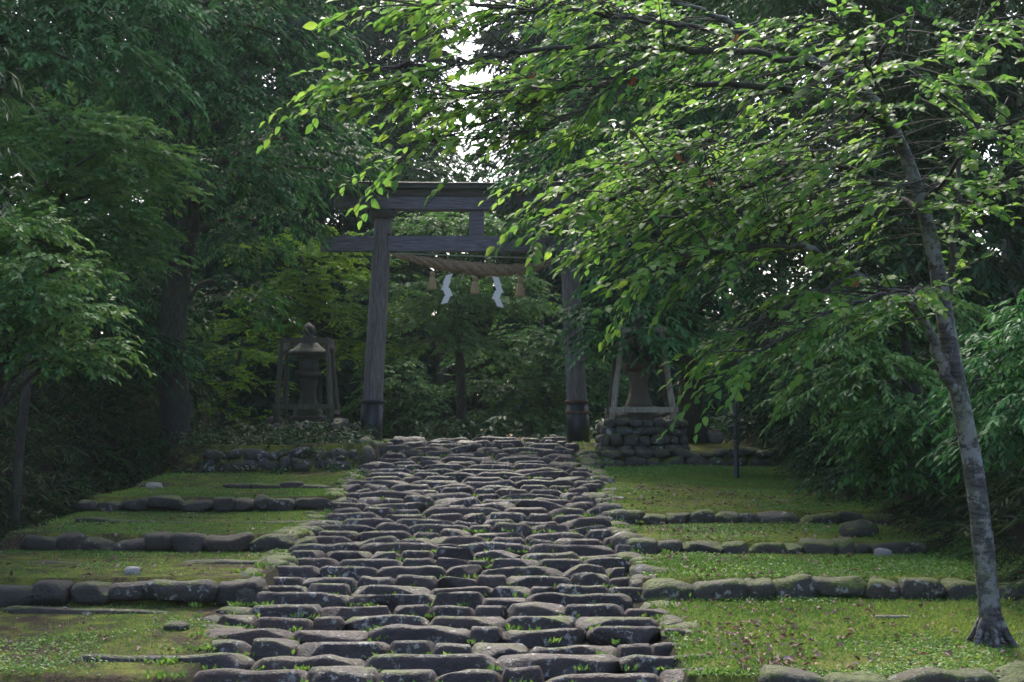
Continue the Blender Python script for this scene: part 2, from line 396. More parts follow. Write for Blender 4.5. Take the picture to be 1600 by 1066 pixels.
def stone_mesh(w, d, h, res=(10, 5, 5), nx=5.0, nyz=2.8, amp=.09, chop=5, wave=.10):
    """a worn loaf-shaped stone: boxy along its length, rounded in section, lumpy"""
    _sid[0] += 1; s = _sid[0]
    v, f = cube_grid(*res)
    yz = np.maximum((np.abs(v[:, 1])**nyz+np.abs(v[:, 2])**nyz)**(1/nyz), 1e-6)
    inf = np.maximum(np.abs(v[:, 1]), np.abs(v[:, 2]))
    k = np.where(inf > 0, inf/yz, 1)
    q = v.copy(); q[:, 1] *= k; q[:, 2] *= k
    r = np.maximum(np.abs(q[:, 1]), 0)
    rad = np.sqrt(q[:, 1]**2+q[:, 2]**2)
    ends = np.clip(1-np.abs(q[:, 0])**nx*.24, .5, 1)
    q[:, 1] *= ends; q[:, 2] *= ends
    q[:, 0] *= 1-.09*np.clip(rad, 0, 1.2)**3
    p = q*np.array([w/2, d/2, h/2])
    g = np.random.default_rng(s)
    for _ in range(chop):   # flat broken faces and knocked-off corners
        nrm = unit(g.normal(size=3)*np.array([1/w, 1/d, 1/h])*np.array([1, 1, .8])); e = p@nrm; lim = e.max()*g.uniform(.74, .95)
        over = np.maximum(e-lim, 0); p = p-(over*.9)[:, None]*nrm
    off = np.array([s*3.7, s*1.3, s*2.1])
    n1 = snoise(p+off, 4.5/max(w, .3)**.5, s); n2 = snoise(p+off, 13, s+1); n3 = snoise(p+off, 31, s+2)
    p *= (1+amp*n1+amp*.6*n2+amp*.3*n3)[:, None]
    p[:, 2] += h*wave*snoise(np.stack([p[:, 0]+off[0], 0*p[:, 0], 0*p[:, 0]], -1), 7, s+2)*(v[:, 2] > 0)
    return pymesh('stone', p, f)
def stone(parent, x, y, z, w, d, h, mat, yaw=0, tilt=0, roll=0, **kw):
    base = wloc(parent)
    return link('stone', stone_mesh(w, d, h, **kw), mat, parent, np.array([x, y, z])-base, (tilt, roll, yaw))

R = random.Random(11)
def split(x0, x1, lo, hi):
    out = [x0]
    while out[-1] < x1-lo*.6: out.append(min(x1, out[-1]+R.uniform(lo, hi)))
    if len(out) > 2 and out[-1]-out[-2] < lo*.6: out.pop(-2)
    return list(zip(out[:-1], out[1:]))

stairs = empty('stone_stairway', (-.5, 9, 0)); tag(stairs, 'long stairway of dark rounded stones climbing to the gate', None, kind='structure')
# row fronts, read off the photograph (pixels below the stair top), turned into depth along the slope
row_px = [1067, 1043, 1020, 1001, 981, 962, 946, 930, 915, 901, 888, 876, 864, 853, 843, 833, 823.5, 815, 806, 798, 790, 782.5, 775.5, 769, 762, 755, 748, 741.5, 735.5, 729.5, 724, 718.5, 713, 707.5, 702, 697, 692]
row_y = [2.5595/((v+R.uniform(-1.5, 1.5)*min(1, (v-680)/120)-680)/F+.0955) for v in row_px]
NROW = len(row_y)
for r, yy in enumerate(row_y):
    zz = float(_ip(PATHP, yy))
    f = r/(NROW-1)
    if r == 1:
        segs = [((a-800)/F*yy, (b-800)/F*yy) for a, b in ((112, 385), (396, 568), (572, 774), (778, 967), (970, 1190))]
    else:
        wl = -2.28 if r < 5 else (-2.2 if f < .8 else -2.3)
        wr = 1.42 if r < 6 else (1.14 if f < .75 else 1.0)
        segs = split(wl+R.uniform(-.15, .16), wr+R.uniform(-.16, .16), .22, .70 if r % 3 else .98)
    pitch = (row_y[r+1] if r+1 < NROW else yy+.5)-yy
    bend = R.uniform(-.03, .03); ph = R.uniform(0, 6)
    for a, b in segs:
        w_ = (b-a)*R.uniform(1.05, 1.14); h_ = R.uniform(.15, .23)+(.06 if r == 0 else 0)
        lift = R.uniform(-.014, .014)
        if R.random() < .07: lift -= .03
        d_ = pitch*R.uniform(1.1, 1.32)
        stone(stairs, (a+b)/2, yy+d_*.46+.03*math.sin(1.3*a+ph)+R.uniform(-.03, .03), zz+.072-h_/2+lift, w_, d_, h_, M['stair'], R.uniform(-.045, .045), R.uniform(-.24, -.12), R.uniform(-.025, .025),
              res=(18, 8, 8) if r < 12 else (10, 6, 5), nx=R.uniform(12, 24), nyz=R.uniform(6.0, 13.0), amp=R.uniform(.02, .05), chop=R.randint(3, 6), wave=R.uniform(.03, .09))

def stone_row(label, x0, x1, y0, ztop, h, lo, hi, mat, gap=.02, name='retaining_wall', cat='stone wall', y1=None, dz=0, depth=.34, group=None, segs=None, nyz=5.5):
    y1 = y0 if y1 is None else y1
    rt = empty(name, ((x0+x1)/2, (y0+y1)/2, ztop-h), label, cat, group)
    for a, b in (segs or split(x0, x1, lo, hi)):
        c = (a+b)/2; t = (c-x0)/(x1-x0)
        hh = h*R.uniform(.7, 1.2)
        stone(rt, c, y0+(y1-y0)*t+depth*.42+R.uniform(-.04, .04), ztop-hh/2+R.uniform(-.055, .012)+dz*t, (b-a)*R.uniform(1.1, 1.22), depth*R.uniform(.9, 1.2), hh+.04, mat,
              R.uniform(-.08, .08), R.uniform(-.08, .08), R.uniform(-.06, .06), res=(12, 6, 6), nx=R.uniform(6, 14), nyz=R.uniform(nyz, nyz+2.5), amp=R.uniform(.04, .08), chop=R.randint(6, 10))
    return rt
# right terraces, from the camera up
stone_row('mossy kerb of large stones along the bottom right edge', 1.62, 6.0, 9.25, .17, .24, .4, .75, M['wallstone'])
stone_row('mossy low stone wall beside the cherry trunk, tallest on the right', 1.15, 4.9, 12.3, .455, .165, .22, .6, M['wallstone'])
stone_row('second low stone wall on the right, with pale lichened stones', 1.2, 4.2, 14.5, .62, .12, .16, .42, M['wallstone'])
stone_row('mossy low stone wall along the foot of the upper right lawn', 1.12, 4.4, 16.45, .805, .135, .2, .6, M['wallstone'])
# left terraces
stone_row('low wall of long brown stones above the front left lawn', -5.4, -2.1, 12.0, .475, .15, .25, .75, M['wallstone_left'], nyz=5)
stone_row('thin flat kerb at the foot of the row of round boulders', -5.3, -2.1, 13.25, .522, .06, .6, 1.1, M['wallstone_left'], name='stone_kerb', cat='kerb', depth=.26)
stone_row('row of rounded lichen-spotted boulders on the left terrace', -5.0, -2.0, 14.55, .675, .15, .22, .5, M['wallstone_left'], nyz=3.2)
stone_row('thin flat kerb behind the round boulders on the left', -4.9, -2.1, 16.1, .73, .06, .6, 1.1, M['wallstone_left'], name='stone_kerb', cat='kerb', depth=.26)
stone_row('mossy low stone wall high on the left terraces', -5.3, -2.0, 17.45, .925, .14, .2, .5, M['wallstone_left'])
stone_row('faint line of small stones across the uppermost left lawn', -5.2, -2.1, 19.75, 1.02, .07, .25, .5, M['wallstone_left'], name='stone_kerb', cat='kerb', depth=.2)
stone_row('thin flat kerb below the long brown stones on the left', -5.6, -2.7, 11.72, .272, .05, .6, 1.2, M['wallstone_left'], name='stone_kerb', cat='kerb', depth=.26)
# stones edging the stairway
for sx, lab in ((-2.28, 'rough stones edging the left side of the stairway'), (1.22, 'rough pale stones edging the right side of the stairway')):
    rt = empty('stone_edging', (sx, 18, float(gz(sx, 18))), lab, 'edging')
    yy = 11.0
    while yy < 23.5:
        l_ = R.uniform(.2, .42); x_ = sx+R.uniform(-.08, .08)
        za, zb_ = float(gz(sx+(-.25 if sx < 0 else .25), yy)), float(_ip(PATHP, yy)); z_ = max(za, zb_)-.02; hz = R.uniform(.12, .18)+abs(za-zb_)
        stone(rt, x_, yy, z_-hz/2+.05, l_, R.uniform(.26, .42), hz, M['rubble'] if (sx > 0 and R.random() < .5) else M['wallstone'], R.uniform(-1, 1), res=(6, 4, 4), nx=3, nyz=2.6, amp=.1)
        yy += R.uniform(.2, .42)

def rubble(parent, x0, x1, y0, z0, z1, lean=0.0, lo=.16, hi=.36, inset=0.0, mat=None):
    """courses of rough stones on a face looking to -Y, leaning back with height"""
    z = z0; H = z1-z0
    while z < z1-.03:
        hh = min(R.uniform(.13, .22), z1-z+.03); t = (z-z0)/H
        for a, b in split(x0+inset*t, x1-inset*t, lo, hi):
            stone(parent, (a+b)/2, y0+lean*t+.1+R.uniform(-.03, .03), z+hh/2+R.uniform(-.02, .02), (b-a)*1.02, R.uniform(.24, .32), hh*1.12, mat or M['rubble'],
                  R.uniform(-.15, .15), R.uniform(-.15, .15), R.uniform(-.3, .3), res=(6, 4, 4), nx=3.5, nyz=2.8, amp=.11)
        z += hh*.96
wl_ = empty('retaining_wall', (-3.9, 22, 1.15), 'dark rubble retaining wall left of the stair top', 'stone wall')
rubble(wl_, -4.75, -2.35, 21.95, 1.12, 1.5, .12, .14, .5)
wr_ = empty('retaining_wall', (2.7, 23.5, 1.18), 'low mossy rubble wall below the right stone lantern', 'stone wall')
rubble(wr_, 1.05, 4.4, 23.4, 1.14, 1.43, .04, .22, .5, mat=M['wallstone'])

# ------------------------------------------------------------------ the wooden gate
TY = 27.0
def tz(py, Y=TY): return P(741, py, Y)[2]
def tx(px, py=500, Y=TY): return P(px, py, Y)[0]
GB = float(gz(-.7, TY))
gate = empty('shrine_gate', (tx(741.5), TY, GB), 'weathered wooden shrine gate standing at the top of the stairs', 'gate')
ptops = []
for (pb, pt, lab) in ((578, 599, 0), (905, 887, 1)):
    b = np.array([tx(pb, 690), TY, GB-.1]); t = np.array([tx(pt, 338), TY, tz(336)])
    n = 14; pts = np.array([b+(t-b)*k/(n-1) for k in range(n)]); rad = np.linspace(.2, .165, n)
    v, f = tube(pts, rad, 28, .006, pb); wlink('pillar', v, f, M['torii'], gate)
    s_top = tz(628); k = (s_top-b[2])/(t[2]-b[2]); sp = np.array([b, b+(t-b)*k])
    v, f = tube(np.array([sp[0]+(sp[1]-sp[0])*q for q in (0, .5, 1)]), [.222, .215, .21], 28); sv = wlink('metal_sleeve', v, f, M['sleeve'], gate)
    for q in ((1.0,) if lab == 0 else (1.0, .78)):
        c = sp[0]+(sp[1]-sp[0])*q
        v, f = tube(np.array([c-[0, 0, .03], c+[0, 0, .03]]), [.224, .224], 28); wlink('band', v, f, M['rust'] if lab else M['sleeve'], sv)
    v, f = lathe([(.19, tz(343)), (.235, tz(340)), (.245, tz(331)), (.22, tz(328.5))], 28, cx=t[0], cy=TY); wlink('capital', v, f, M['beam_dark'], gate)
    ptops.append(t)
def slab(x0, x1, y0, y1, z0, z1, rise=0.0, n=16, flare=0.0):
    """long beam with a slight upward sweep toward both ends"""
    xs = np.linspace(x0, x1, n); c = (x0+x1)/2; hw = (x1-x0)/2; V = []; Fc = []
    for x in xs:
        e = rise*abs((x-c)/hw)**2.6
        for (yy, zz_) in ((y0, z0), (y1, z0), (y1+flare, z1), (y0-flare, z1)): V.append((x, yy, zz_+e))
    for i in range(n-1):
        for k in range(4): Fc.append((i*4+k, i*4+(k+1) % 4, i*4+4+(k+1) % 4, i*4+4+k))
    Fc += [(3, 2, 1, 0), tuple((n-1)*4+k for k in range(4))]
    return np.array(V), Fc
L, Rr = tx(519, 310), tx(964, 310)
for nm, a in (('lower_lintel', (L+.05, Rr-.05, TY-.17, TY+.17, tz(329), tz(309.5), .05)), ('upper_lintel', (L-.02, Rr+.02, TY-.215, TY+.215, tz(309), tz(299.5), .05))):
    v, f = slab(*a); wlink(nm, v, f, M['beam'] if nm == 'lower_lintel' else M['beam_dark'], gate, False)
v, f = slab(L-.1, Rr+.1, TY-.36, TY+.36, tz(299), tz(294), .05, flare=.02); cap = wlink('roof_cap', v, f, M['roofcap'], gate, False)
v, f = slab(L-.12, Rr+.12, TY-.40, TY+.40, tz(293.6), tz(291.5), .05); wlink('roof_edge', v, f, M['beam_dark'], cap, False)
V = []; Fc = []
for i, x in enumerate(np.linspace(L-.12, Rr+.12, 16)):
    e = .05*abs((x-(L+Rr)/2)/((Rr-L)/2+.12))**2.6
    V += [(x, TY-.41, tz(291.2)+e), (x, TY, tz(285)+e), (x, TY+.41, tz(291.2)+e)]
for i in range(15): Fc += [(3*i, 3*i+3, 3*i+4, 3*i+1), (3*i+1, 3*i+4, 3*i+5, 3*i+2), (3*i+2, 3*i+5, 3*i+3, 3*i)]
Fc += [(0, 1, 2), (47, 46, 45)]
wlink('roof_sheet', V, Fc, M['roofcap'], cap, False)
v, f = slab(tx(502, 380), tx(981, 380), TY-.1, TY+.1, tz(393.5), tz(370)); wlink('tie_beam', v, f, M['beam'], gate, False)
v, f = box(tx(733, 350), tx(756, 350), TY-.07, TY+.07, tz(370), tz(329.3)); wlink('centre_strut', v, f, M['beam'], gate, False)
for px_, in ((592,), (607,), (884,), (899,)):
    v, f = box(tx(px_)-.05, tx(px_)+.05, TY-.13, TY+.13, tz(369.6), tz(366)); wlink('wedge', v, f, M['beam_dark'], gate, False)

# rope, tassels, paper streamers
def rope_center(t):
    xs = [608, 640, 690, 740, 790, 840, 880]; ys_ = [398, 404, 413, 420, 423, 417, 402]
    px = 608+t*(880-608); py = np.interp(px, xs, ys_)
    return P(px, py, TY-.24)
pts = np.array([rope_center(t) for t in np.linspace(0, 1, 60)])
pts = np.array([pts[max(0, i-2):i+3].mean(0) for i in range(60)])
rad = .022+.095*np.sin(np.linspace(0, np.pi, 60))**.8
parts = []
for s in range(3):
    ph = np.linspace(0, 2*np.pi*4.5, 60)+s*2.094
    o = np.stack([0*ph, np.cos(ph)*rad*.55, np.sin(ph)*rad*.55], -1)
    parts.append(tube(pts+o, rad*.62, 10, .05, s))
v, f = join(parts); rp = wlink('straw_rope', v, f, M['rope']); tag(rp, 'thick twisted straw rope hung between the gate pillars', 'rope')
pl = np.array([P(606, 396, TY-.22), P(700, 399, TY-.22), P(882, 405, TY-.22)])
v, f = tube(smooth_path(pl), .014, 8); tag(wlink('bamboo_pole', v, f, M['bamboo']), 'thin pale bamboo pole running just above the straw rope', 'pole')
for px_, y0, y1, lab in ((675.5, 424, 452, 'straw tassel nearest the left pillar of the gate'), (742, 431, 459, 'middle one of the three straw tassels'), (813, 433, 464, 'straw tassel nearest the right pillar of the gate')):
    Y = TY-.24; c = P(px_, y1, Y); H = P(px_, y0, Y)[2]-c[2]; s = H/.36
    t = empty('straw_tassel', c, lab, 'tassel', 'tassels on the straw rope')
    prof = [(.012, 1.0), (.045, .97), (.055, .90), (.052, .80), (.034, .74), (.036, .70), (.055, .6), (.07, .35), (.085, .1), (.088, .0)][::-1]
    k = 22; V = []; Fc = []
    for i, (r_, z_) in enumerate(prof):
        for q in range(k):
            a = 2*math.pi*q/k; rr = r_*s*(1+.06*((q % 2)*2-1)*(z_ < .7)); V.append((c[0]+rr*math.cos(a), c[1]+rr*math.sin(a), c[2]+z_*H+(.012*R.uniform(-1, 1) if z_ == 0 else 0)))
    for i in range(len(prof)-1):
        for q in range(k): Fc.append((i*k+q, i*k+(q+1) % k, (i+1)*k+(q+1) % k, (i+1)*k+q))
    Fc += [tuple(range(k-1, -1, -1)), tuple((len(prof)-1)*k+q for q in range(k))]
    wlink('straw_skirt', V, Fc, M['straw'], t)
    v, f = tube(np.array([c+[0, 0, .70*H], c+[0, 0, .76*H]]), .04*s, 14); wlink('binding', v, f, M['rope'], t)
    top = rope_center((px_-608)/272)
    v, f = tube(np.array([c+[0, 0, .97*H], [c[0], c[1], top[2]]]), .006, 6); wlink('cord', v, f, M['rope'], t)
for px_, y0, y1, lab, sg in ((698, 430, 475, 'white zigzag paper streamer hanging left of the middle tassel', 1), (778, 431, 478, 'white zigzag paper streamer hanging right of the middle tassel', -1)):
    Y = TY-.26; c0 = P(px_, y0, Y); c1 = P(px_, y1, Y); H = c0[2]-c1[2]
    t = empty('paper_streamer', c1, lab, 'streamer', 'paper streamers on the straw rope')
    nfold = 4; hh = H/nfold; wd = .13
    for k in range(nfold):
        zt = c0[2]-k*hh*.97; x0 = px_*0+c0[0]+(-.015 if k % 2 else .02)*sg; dx = (.065 if k % 2 == 0 else -.065)*sg*(-1 if k == 0 else 1)
        yy = Y+.004*k
        a = np.array([[x0-dx/2-wd/2, yy, zt], [x0-dx/2+wd/2, yy, zt+.03*sg], [x0+dx/2+wd/2, yy+.02, zt-hh*1.12+.03*sg], [x0+dx/2-wd/2, yy+.02, zt-hh*1.12]])
        b = a+np.array([0, .0025, 0]); V = np.vstack([a, b])
        wlink('paper_fold', V, [(3, 2, 1, 0), (4, 5, 6, 7), (0, 1, 5, 4), (1, 2, 6, 5), (2, 3, 7, 6), (3, 0, 4, 7)], M['paper'], t, False)
    top = rope_center((px_-608)/272)
    v, f = tube(np.array([[c0[0], Y, c0[2]-.02], [c0[0], Y, top[2]]]), .004, 6); wlink('cord', v, f, M['rope'], t)

# ------------------------------------------------------------------ stone lanterns in wooden props
def lantern(cx, cy, z0, s, label, mat='carved'):
    t = empty('stone_lantern', (cx, cy, z0), label, 'lantern')
    def lt(name, prof, sq, par=t, n=24):
        v, f = lathe([(r*s, z0+z*s) for r, z in prof], n, sq, cx, cy, .12); return wlink(name, v, f, M[mat], par, sq == 0 or n > 8)
    lt('base_slab', [(.36, 0), (.38, .02), (.38, .13), (.35, .15), (.30, .15), (.29, .26), (.27, .28)], 10)
    lt('shaft', [(.235, .28), (.22, .33), (.175, .45), (.15, .58), (.145, .66), (.155, .76), (.185, .84), (.19, .90)], 7)
    lt('platform', [(.19, .90), (.25, .94), (.265, .98), (.265, 1.04), (.24, 1.06)], 9)
    fb = lt('fire_box', [(.185, 1.06), (.19, 1.07), (.19, 1.32), (.185, 1.34)], 12)
    for sx in (0,):
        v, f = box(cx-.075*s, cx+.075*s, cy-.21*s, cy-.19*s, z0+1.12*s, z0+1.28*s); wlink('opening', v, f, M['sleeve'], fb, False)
    lt('roof', [(.20, 1.34), (.40, 1.36), (.42, 1.40), (.40, 1.44), (.26, 1.53), (.16, 1.64), (.13, 1.68)], 7)
    lt('finial', [(.12, 1.68), (.15, 1.70), (.15, 1.74), (.09, 1.77), (.12, 1.82), (.135, 1.88), (.11, 1.95), (.05, 2.0), (.02, 2.03)], 0)
    return t
def prop_frame(cx, cy, z0, wb, wt, h, rail, label, mat, mat2, top_rail=True):
    t = empty('timber_prop_frame', (cx, cy, z0), label, 'timber frame')
    for sx in (-1, 1):
        for sy in (-1, 1):
            a = np.array([cx+sx*wb/2+R.uniform(-.02, .02), cy+sy*.5, z0-.04]); b = np.array([cx+sx*wt/2+R.uniform(-.02, .02), cy+sy*.38, z0+h])
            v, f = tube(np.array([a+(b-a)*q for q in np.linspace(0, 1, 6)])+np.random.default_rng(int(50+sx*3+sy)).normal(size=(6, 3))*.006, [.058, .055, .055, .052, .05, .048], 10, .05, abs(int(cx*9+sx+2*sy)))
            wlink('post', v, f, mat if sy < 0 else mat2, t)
    for zz_, k in ((rail, 1), (h-.06, top_rail)):
        if not k: continue
        q = zz_/h; wd = (wb*(1-q)+wt*q)/2+.06; yy = .5*(1-q)+.38*q
        for sy in (-1, 1):
            v, f = beam((cx-wd, cy+sy*(yy+.065), z0+zz_), (cx+wd, cy+sy*(yy+.065), z0+zz_+R.uniform(-.01, .01)), .05, .09); wlink('rail', v, f, mat, t, False)
        for sx in (-1, 1):
            v, f = beam((cx+sx*(wd-.02), cy-yy, z0+zz_-.1), (cx+sx*(wd-.02), cy+yy, z0+zz_-.1), .05, .08); wlink('rail', v, f, mat2, t, False)
    return t
def plinth(cx, cy, z0, z1, wb, wt, dep, label):
    t = empty('stone_plinth', (cx, cy, z0), label, 'plinth')
    H = z1-z0; V = []
    for z, w_ in ((z0-.1, wb-.12), (z1-.02, wt-.1)):
        for sx, sy in ((-1, -1), (1, -1), (1, 1), (-1, 1)): V.append((cx+sx*w_/2, cy+sy*(dep/2-.05), z))
    wlink('core', V, [(3, 2, 1, 0), (4, 5, 6, 7)]+[(k, (k+1) % 4, 4+(k+1) % 4, 4+k) for k in range(4)], M['wallstone'], t, False)
    rubble(t, cx-wb/2, cx+wb/2, cy-dep/2-.12, z0-.03, z1, .1, .15, .36, (wb-wt)/2)
    for sx in (-1, 1):
        z = z0
        while z < z1-.03:
            hh = R.uniform(.14, .22); q = (z-z0)/H; yy = cy-dep/2+.15
            while yy < cy+dep/2:
                ln = R.uniform(.2, .34)
                stone(t, cx+sx*((wb*(1-q)+wt*q)/2-.1), yy+ln/2, z+hh/2, .24, ln, hh*1.1, M['rubble'], R.uniform(-.2, .2), res=(5, 4, 4), nx=3.5, nyz=2.8, amp=.1); yy += ln
            z += hh
    for a in np.arange(cx-wt/2+.1, cx+wt/2-.05, .26):
        for b in np.arange(cy-dep/2+.1, cy+dep/2, .3):
            stone(t, a+.1, b+.1, z1-.05, .3, .34, .14, M['wallstone'], R.uniform(-.3, .3), res=(5, 4, 4), nx=4, nyz=3, amp=.08)
    return t
RY = 24.7
rx = P(1001, 650, RY)[0]; rzb, rzt = P(1000, 708, RY-.6)[2], P(1000, 658, RY-.6)[2]
plinth(rx, RY, rzb, rzt, 1.55, 1.28, 1.2, 'lichen-covered rubble plinth on the right of the stair top')
lantern(rx-.03, RY, rzt-.01, .96, 'stone lantern on the right, its roof hidden in leaves')
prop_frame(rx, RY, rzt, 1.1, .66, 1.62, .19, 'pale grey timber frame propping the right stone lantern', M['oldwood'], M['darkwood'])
LY = 28.0
lx = P(480, 650, LY)[0]; lzb, lzt = P(480, 700, LY-.6)[2], P(480, 661, LY-.6)[2]
plinth(lx, LY, lzb, lzt, 1.7, 1.35, 1.2, 'shaded dark rubble plinth left of the gate')
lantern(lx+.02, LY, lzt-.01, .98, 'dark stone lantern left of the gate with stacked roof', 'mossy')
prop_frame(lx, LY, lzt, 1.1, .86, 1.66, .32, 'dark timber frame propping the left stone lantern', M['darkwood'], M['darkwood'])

# lamp post, small odds and ends
LPY = 21.2; lp = P(1151, 747, LPY); zb = float(gz(lp[0], LPY))
post = empty('lamp_post', (lp[0], LPY, zb), 'slim dark metal post standing on the upper right lawn', 'post')
v, f = lathe([(.042, zb-.05), (.042, zb+.03), (.037, zb+.035), (.037, zb+1.62), (.03, zb+1.65)], 16, 0, lp[0], LPY); wlink('pole', v, f, M['sleeve'], post)
v, f = lathe([(.06, zb+1.64), (.075, zb+1.66), (.075, zb+1.86), (.10, zb+1.88), (.03, zb+1.96)], 16, 0, lp[0], LPY); wlink('lamp_head', v, f, M['sleeve'], post)
bs = P(1118, 690, 26.2); zb = float(gz(bs[0], 26.2))
o = wlink('stone_basin', *lathe([(.10, zb-.02), (.15, zb+.05), (.19, zb+.16), (.19, zb+.19), (.16, zb+.19), (.13, zb+.12)], 20, 0, bs[0], 26.2), M['pale']); tag(o, 'small pale stone basin in the shade right of the plinth', 'basin')
def loose(px, Y, w_, d_, h_, mat, label, name='loose_stone'):
    x = (px-800)/F*Y; z = float(gz(x, Y))
    o = link(name, stone_mesh(w_, d_, h_, nx=3, nyz=2.4, amp=.1), mat, None, (x, Y, z+h_*.25), (0, 0, R.uniform(-.4, .4))); tag(o, label, 'stone')
loose(212, 12.5, .12, .1, .08, M['pale'], 'small white stone on the left terrace')
loose(1340, 15.2, .38, .3, .2, M['wallstone'], 'lone boulder at the right end of the terrace walls')
loose(1375, 14.2, .17, .15, .1, M['pale'], 'small pale stone near the lone boulder')
loose(280, 10.95, .2, .16, .09, M['wallstone_left'], 'flat brown stone lying on the front left lawn')
loose(243, 19.5, .24, .2, .12, M['pale'], 'pale stone at the far left edge of the terraces')
tw = [(1368, 968), (1395, 970), (1420, 964)]
pts = []
for a, b in tw:
    d = P(a, b, 10)-np.array([0, 0, CAMZ]); k = 11.3/d[1]; p = np.array([0, 0, CAMZ])+d*k; p[2] = float(gz(p[0], p[1]))+.02; pts.append(p)
v, f = tube(smooth_path(pts), .012, 6); tag(wlink('fallen_twig', v, f, M['oldwood']), 'short pale twig lying on the lower right lawn', 'twig')

# ------------------------------------------------------------------ leaves
def leaf_tpl(width, near=False, fold=.12, curl=.15):
    if not near:
        V = np.array([[0, 0, 0], [-width/2, .45, fold*width], [width/2, .45, fold*width], [0, 1, -curl*.6]]); T = np.array([[0, 3, 1], [0, 2, 3]])
        return V, T
    w_ = width/2; c = curl
    V = np.array([[0, 0, 0], [-w_*.82, .25, fold*width], [0, .28, 0], [w_*.82, .25, fold*width], [-w_, .52, fold*width-.1*c], [0, .55, -.15*c], [w_, .52, fold*width-.1*c],
                  [-w_*.6, .80, -.35*c], [0, .80, -.5*c], [w_*.6, .80, -.35*c], [0, 1.04, -c]])
    T = np.array([[0, 2, 1], [0, 3, 2], [1, 2, 5], [1, 5, 4], [2, 3, 6], [2, 6, 5], [4, 5, 8], [4, 8, 7], [5, 6, 9], [5, 9, 8], [7, 8, 10], [8, 9, 10]])
    return V, T
def leaf_arrays(Pp, D, N, ln, tpl):
    V0, T0 = tpl
    D = unit(D); X = unit(np.cross(D, N)); Z = np.cross(X, D)
    V = Pp[:, None]+ln[:, None, None]*(V0[None, :, 0:1]*X[:, None]+V0[None, :, 1:2]*D[:, None]+V0[None, :, 2:3]*Z[:, None])
    n = len(Pp); k = len(V0)
    T = (T0[None]+(np.arange(n)*k)[:, None, None]).reshape(-1, 3)
    return V.reshape(-1, 3), T
def sprays(A, D, Ls, nl, leaf, rng, droop=.35, spread=.9, hang=.25, upjit=.35, tint=None, up=(0, 0, 1.0)):
    """alternate leaves along drooping twigs: returns leaf positions, directions, normals, lengths, tints"""
    n = len(A); D = unit(D)
    side = unit(np.cross(D, np.array([0, 0, 1.0]))+1e-6)
    t = (np.arange(nl)+.5)/nl*.9+.1
    t = t[None]+rng.uniform(-.03, .03, (n, nl))
    Pp = A[:, None]+D[:, None]*(Ls[:, None]*t)[..., None]
    Pp[..., 2] -= droop*Ls[:, None]*t**2
    s = np.where(np.arange(nl) % 2, 1, -1)[None]*(1+.0*t)
    s = s*np.where(t > .93, .1, 1)
    dl = D[:, None]*(.75+.3*t)[..., None]+side[:, None]*(s*spread)[..., None]+rng.normal(0, .22, (n, nl, 3))
    dl[..., 2] -= hang+droop*t
    N = np.array(up)+rng.normal(0, upjit, (n, nl, 3))
    ln = leaf*rng.uniform(.65, 1.15, (n, nl))
    tn = (tint if tint is not None else rng.uniform(.2, .8, n))[:, None]+rng.normal(0, .16, (n, nl))+.45*(t-.55)
    return Pp.reshape(-1, 3), dl.reshape(-1, 3), N.reshape(-1, 3), ln.ravel(), np.clip(tn, 0, 1).ravel()
def clump_anchors(c, r, n, rng, shell=.45, flat=0.0):
    d = unit(rng.normal(size=(n, 3))); d[:, 2] = np.where(d[:, 2] < -.35, -d[:, 2]*.6, d[:, 2])
    k = rng.uniform(shell**3, 1, n)**(1/3)
    # lumpy outline
    k = k*(1+.22*snoise(d*2.1+c, 1.3, int(abs(c[0]*7)) % 5))
    p = c+d*k[:, None]*r
    o = d*np.array([1, 1, .35]); o[:, 2] *= (1-flat)
    return p, unit(o+rng.normal(0, .25, (n, 3))*np.array([1, 1, .5]))
TRI = [0]
def foliage(parent, clumps, rng, mat, leaf=.12, width=.4, nl=12, L=(.35, .6), dens=26, droop=.35, spread=.9, hang=.25, upjit=.4, near=False, flat=0.0, shell=.45, name='foliage'):
    """clumps: (centre, radii) in metres; dens = twigs per square metre of clump surface"""
    out = []
    for c, r in clumps:
        r = np.array(r, float); area = 4*math.pi*((r[0]*r[1])**1.6+(r[0]*r[2])**1.6+(r[1]*r[2])**1.6)**(1/1.6)/3**(1/1.6)
        n = max(6, int(area*dens)); A, D = clump_anchors(np.array(c), r, n, rng, shell, flat)
        ti = np.clip(.5+.28*snoise(A, 1.6, 3)+rng.normal(0, .12, n), 0, 1)
        out.append(sprays(A, D, rng.uniform(L[0], L[1], n), nl, leaf, rng, droop, spread, hang, upjit, ti))
    a = [np.concatenate(q) for q in zip(*out)]
    tpl = leaf_tpl(width, near); V, T = leaf_arrays(a[0], a[1], a[2], a[3], tpl)
    TRI[0] += len(T)
    org = wloc(parent)
    o = link(name, trimesh(name, V-org, T, np.repeat(a[4], len(tpl[0]))), mat, parent, kind='stuff'); return o
def pc(px, py, Y, rpx, rpy, ry=None):
    """clump from its place in the picture at depth Y"""
    k = Y/F; return (P(px, py, Y), (rpx*k, (ry if ry else rpx*k*.9), rpy*k))
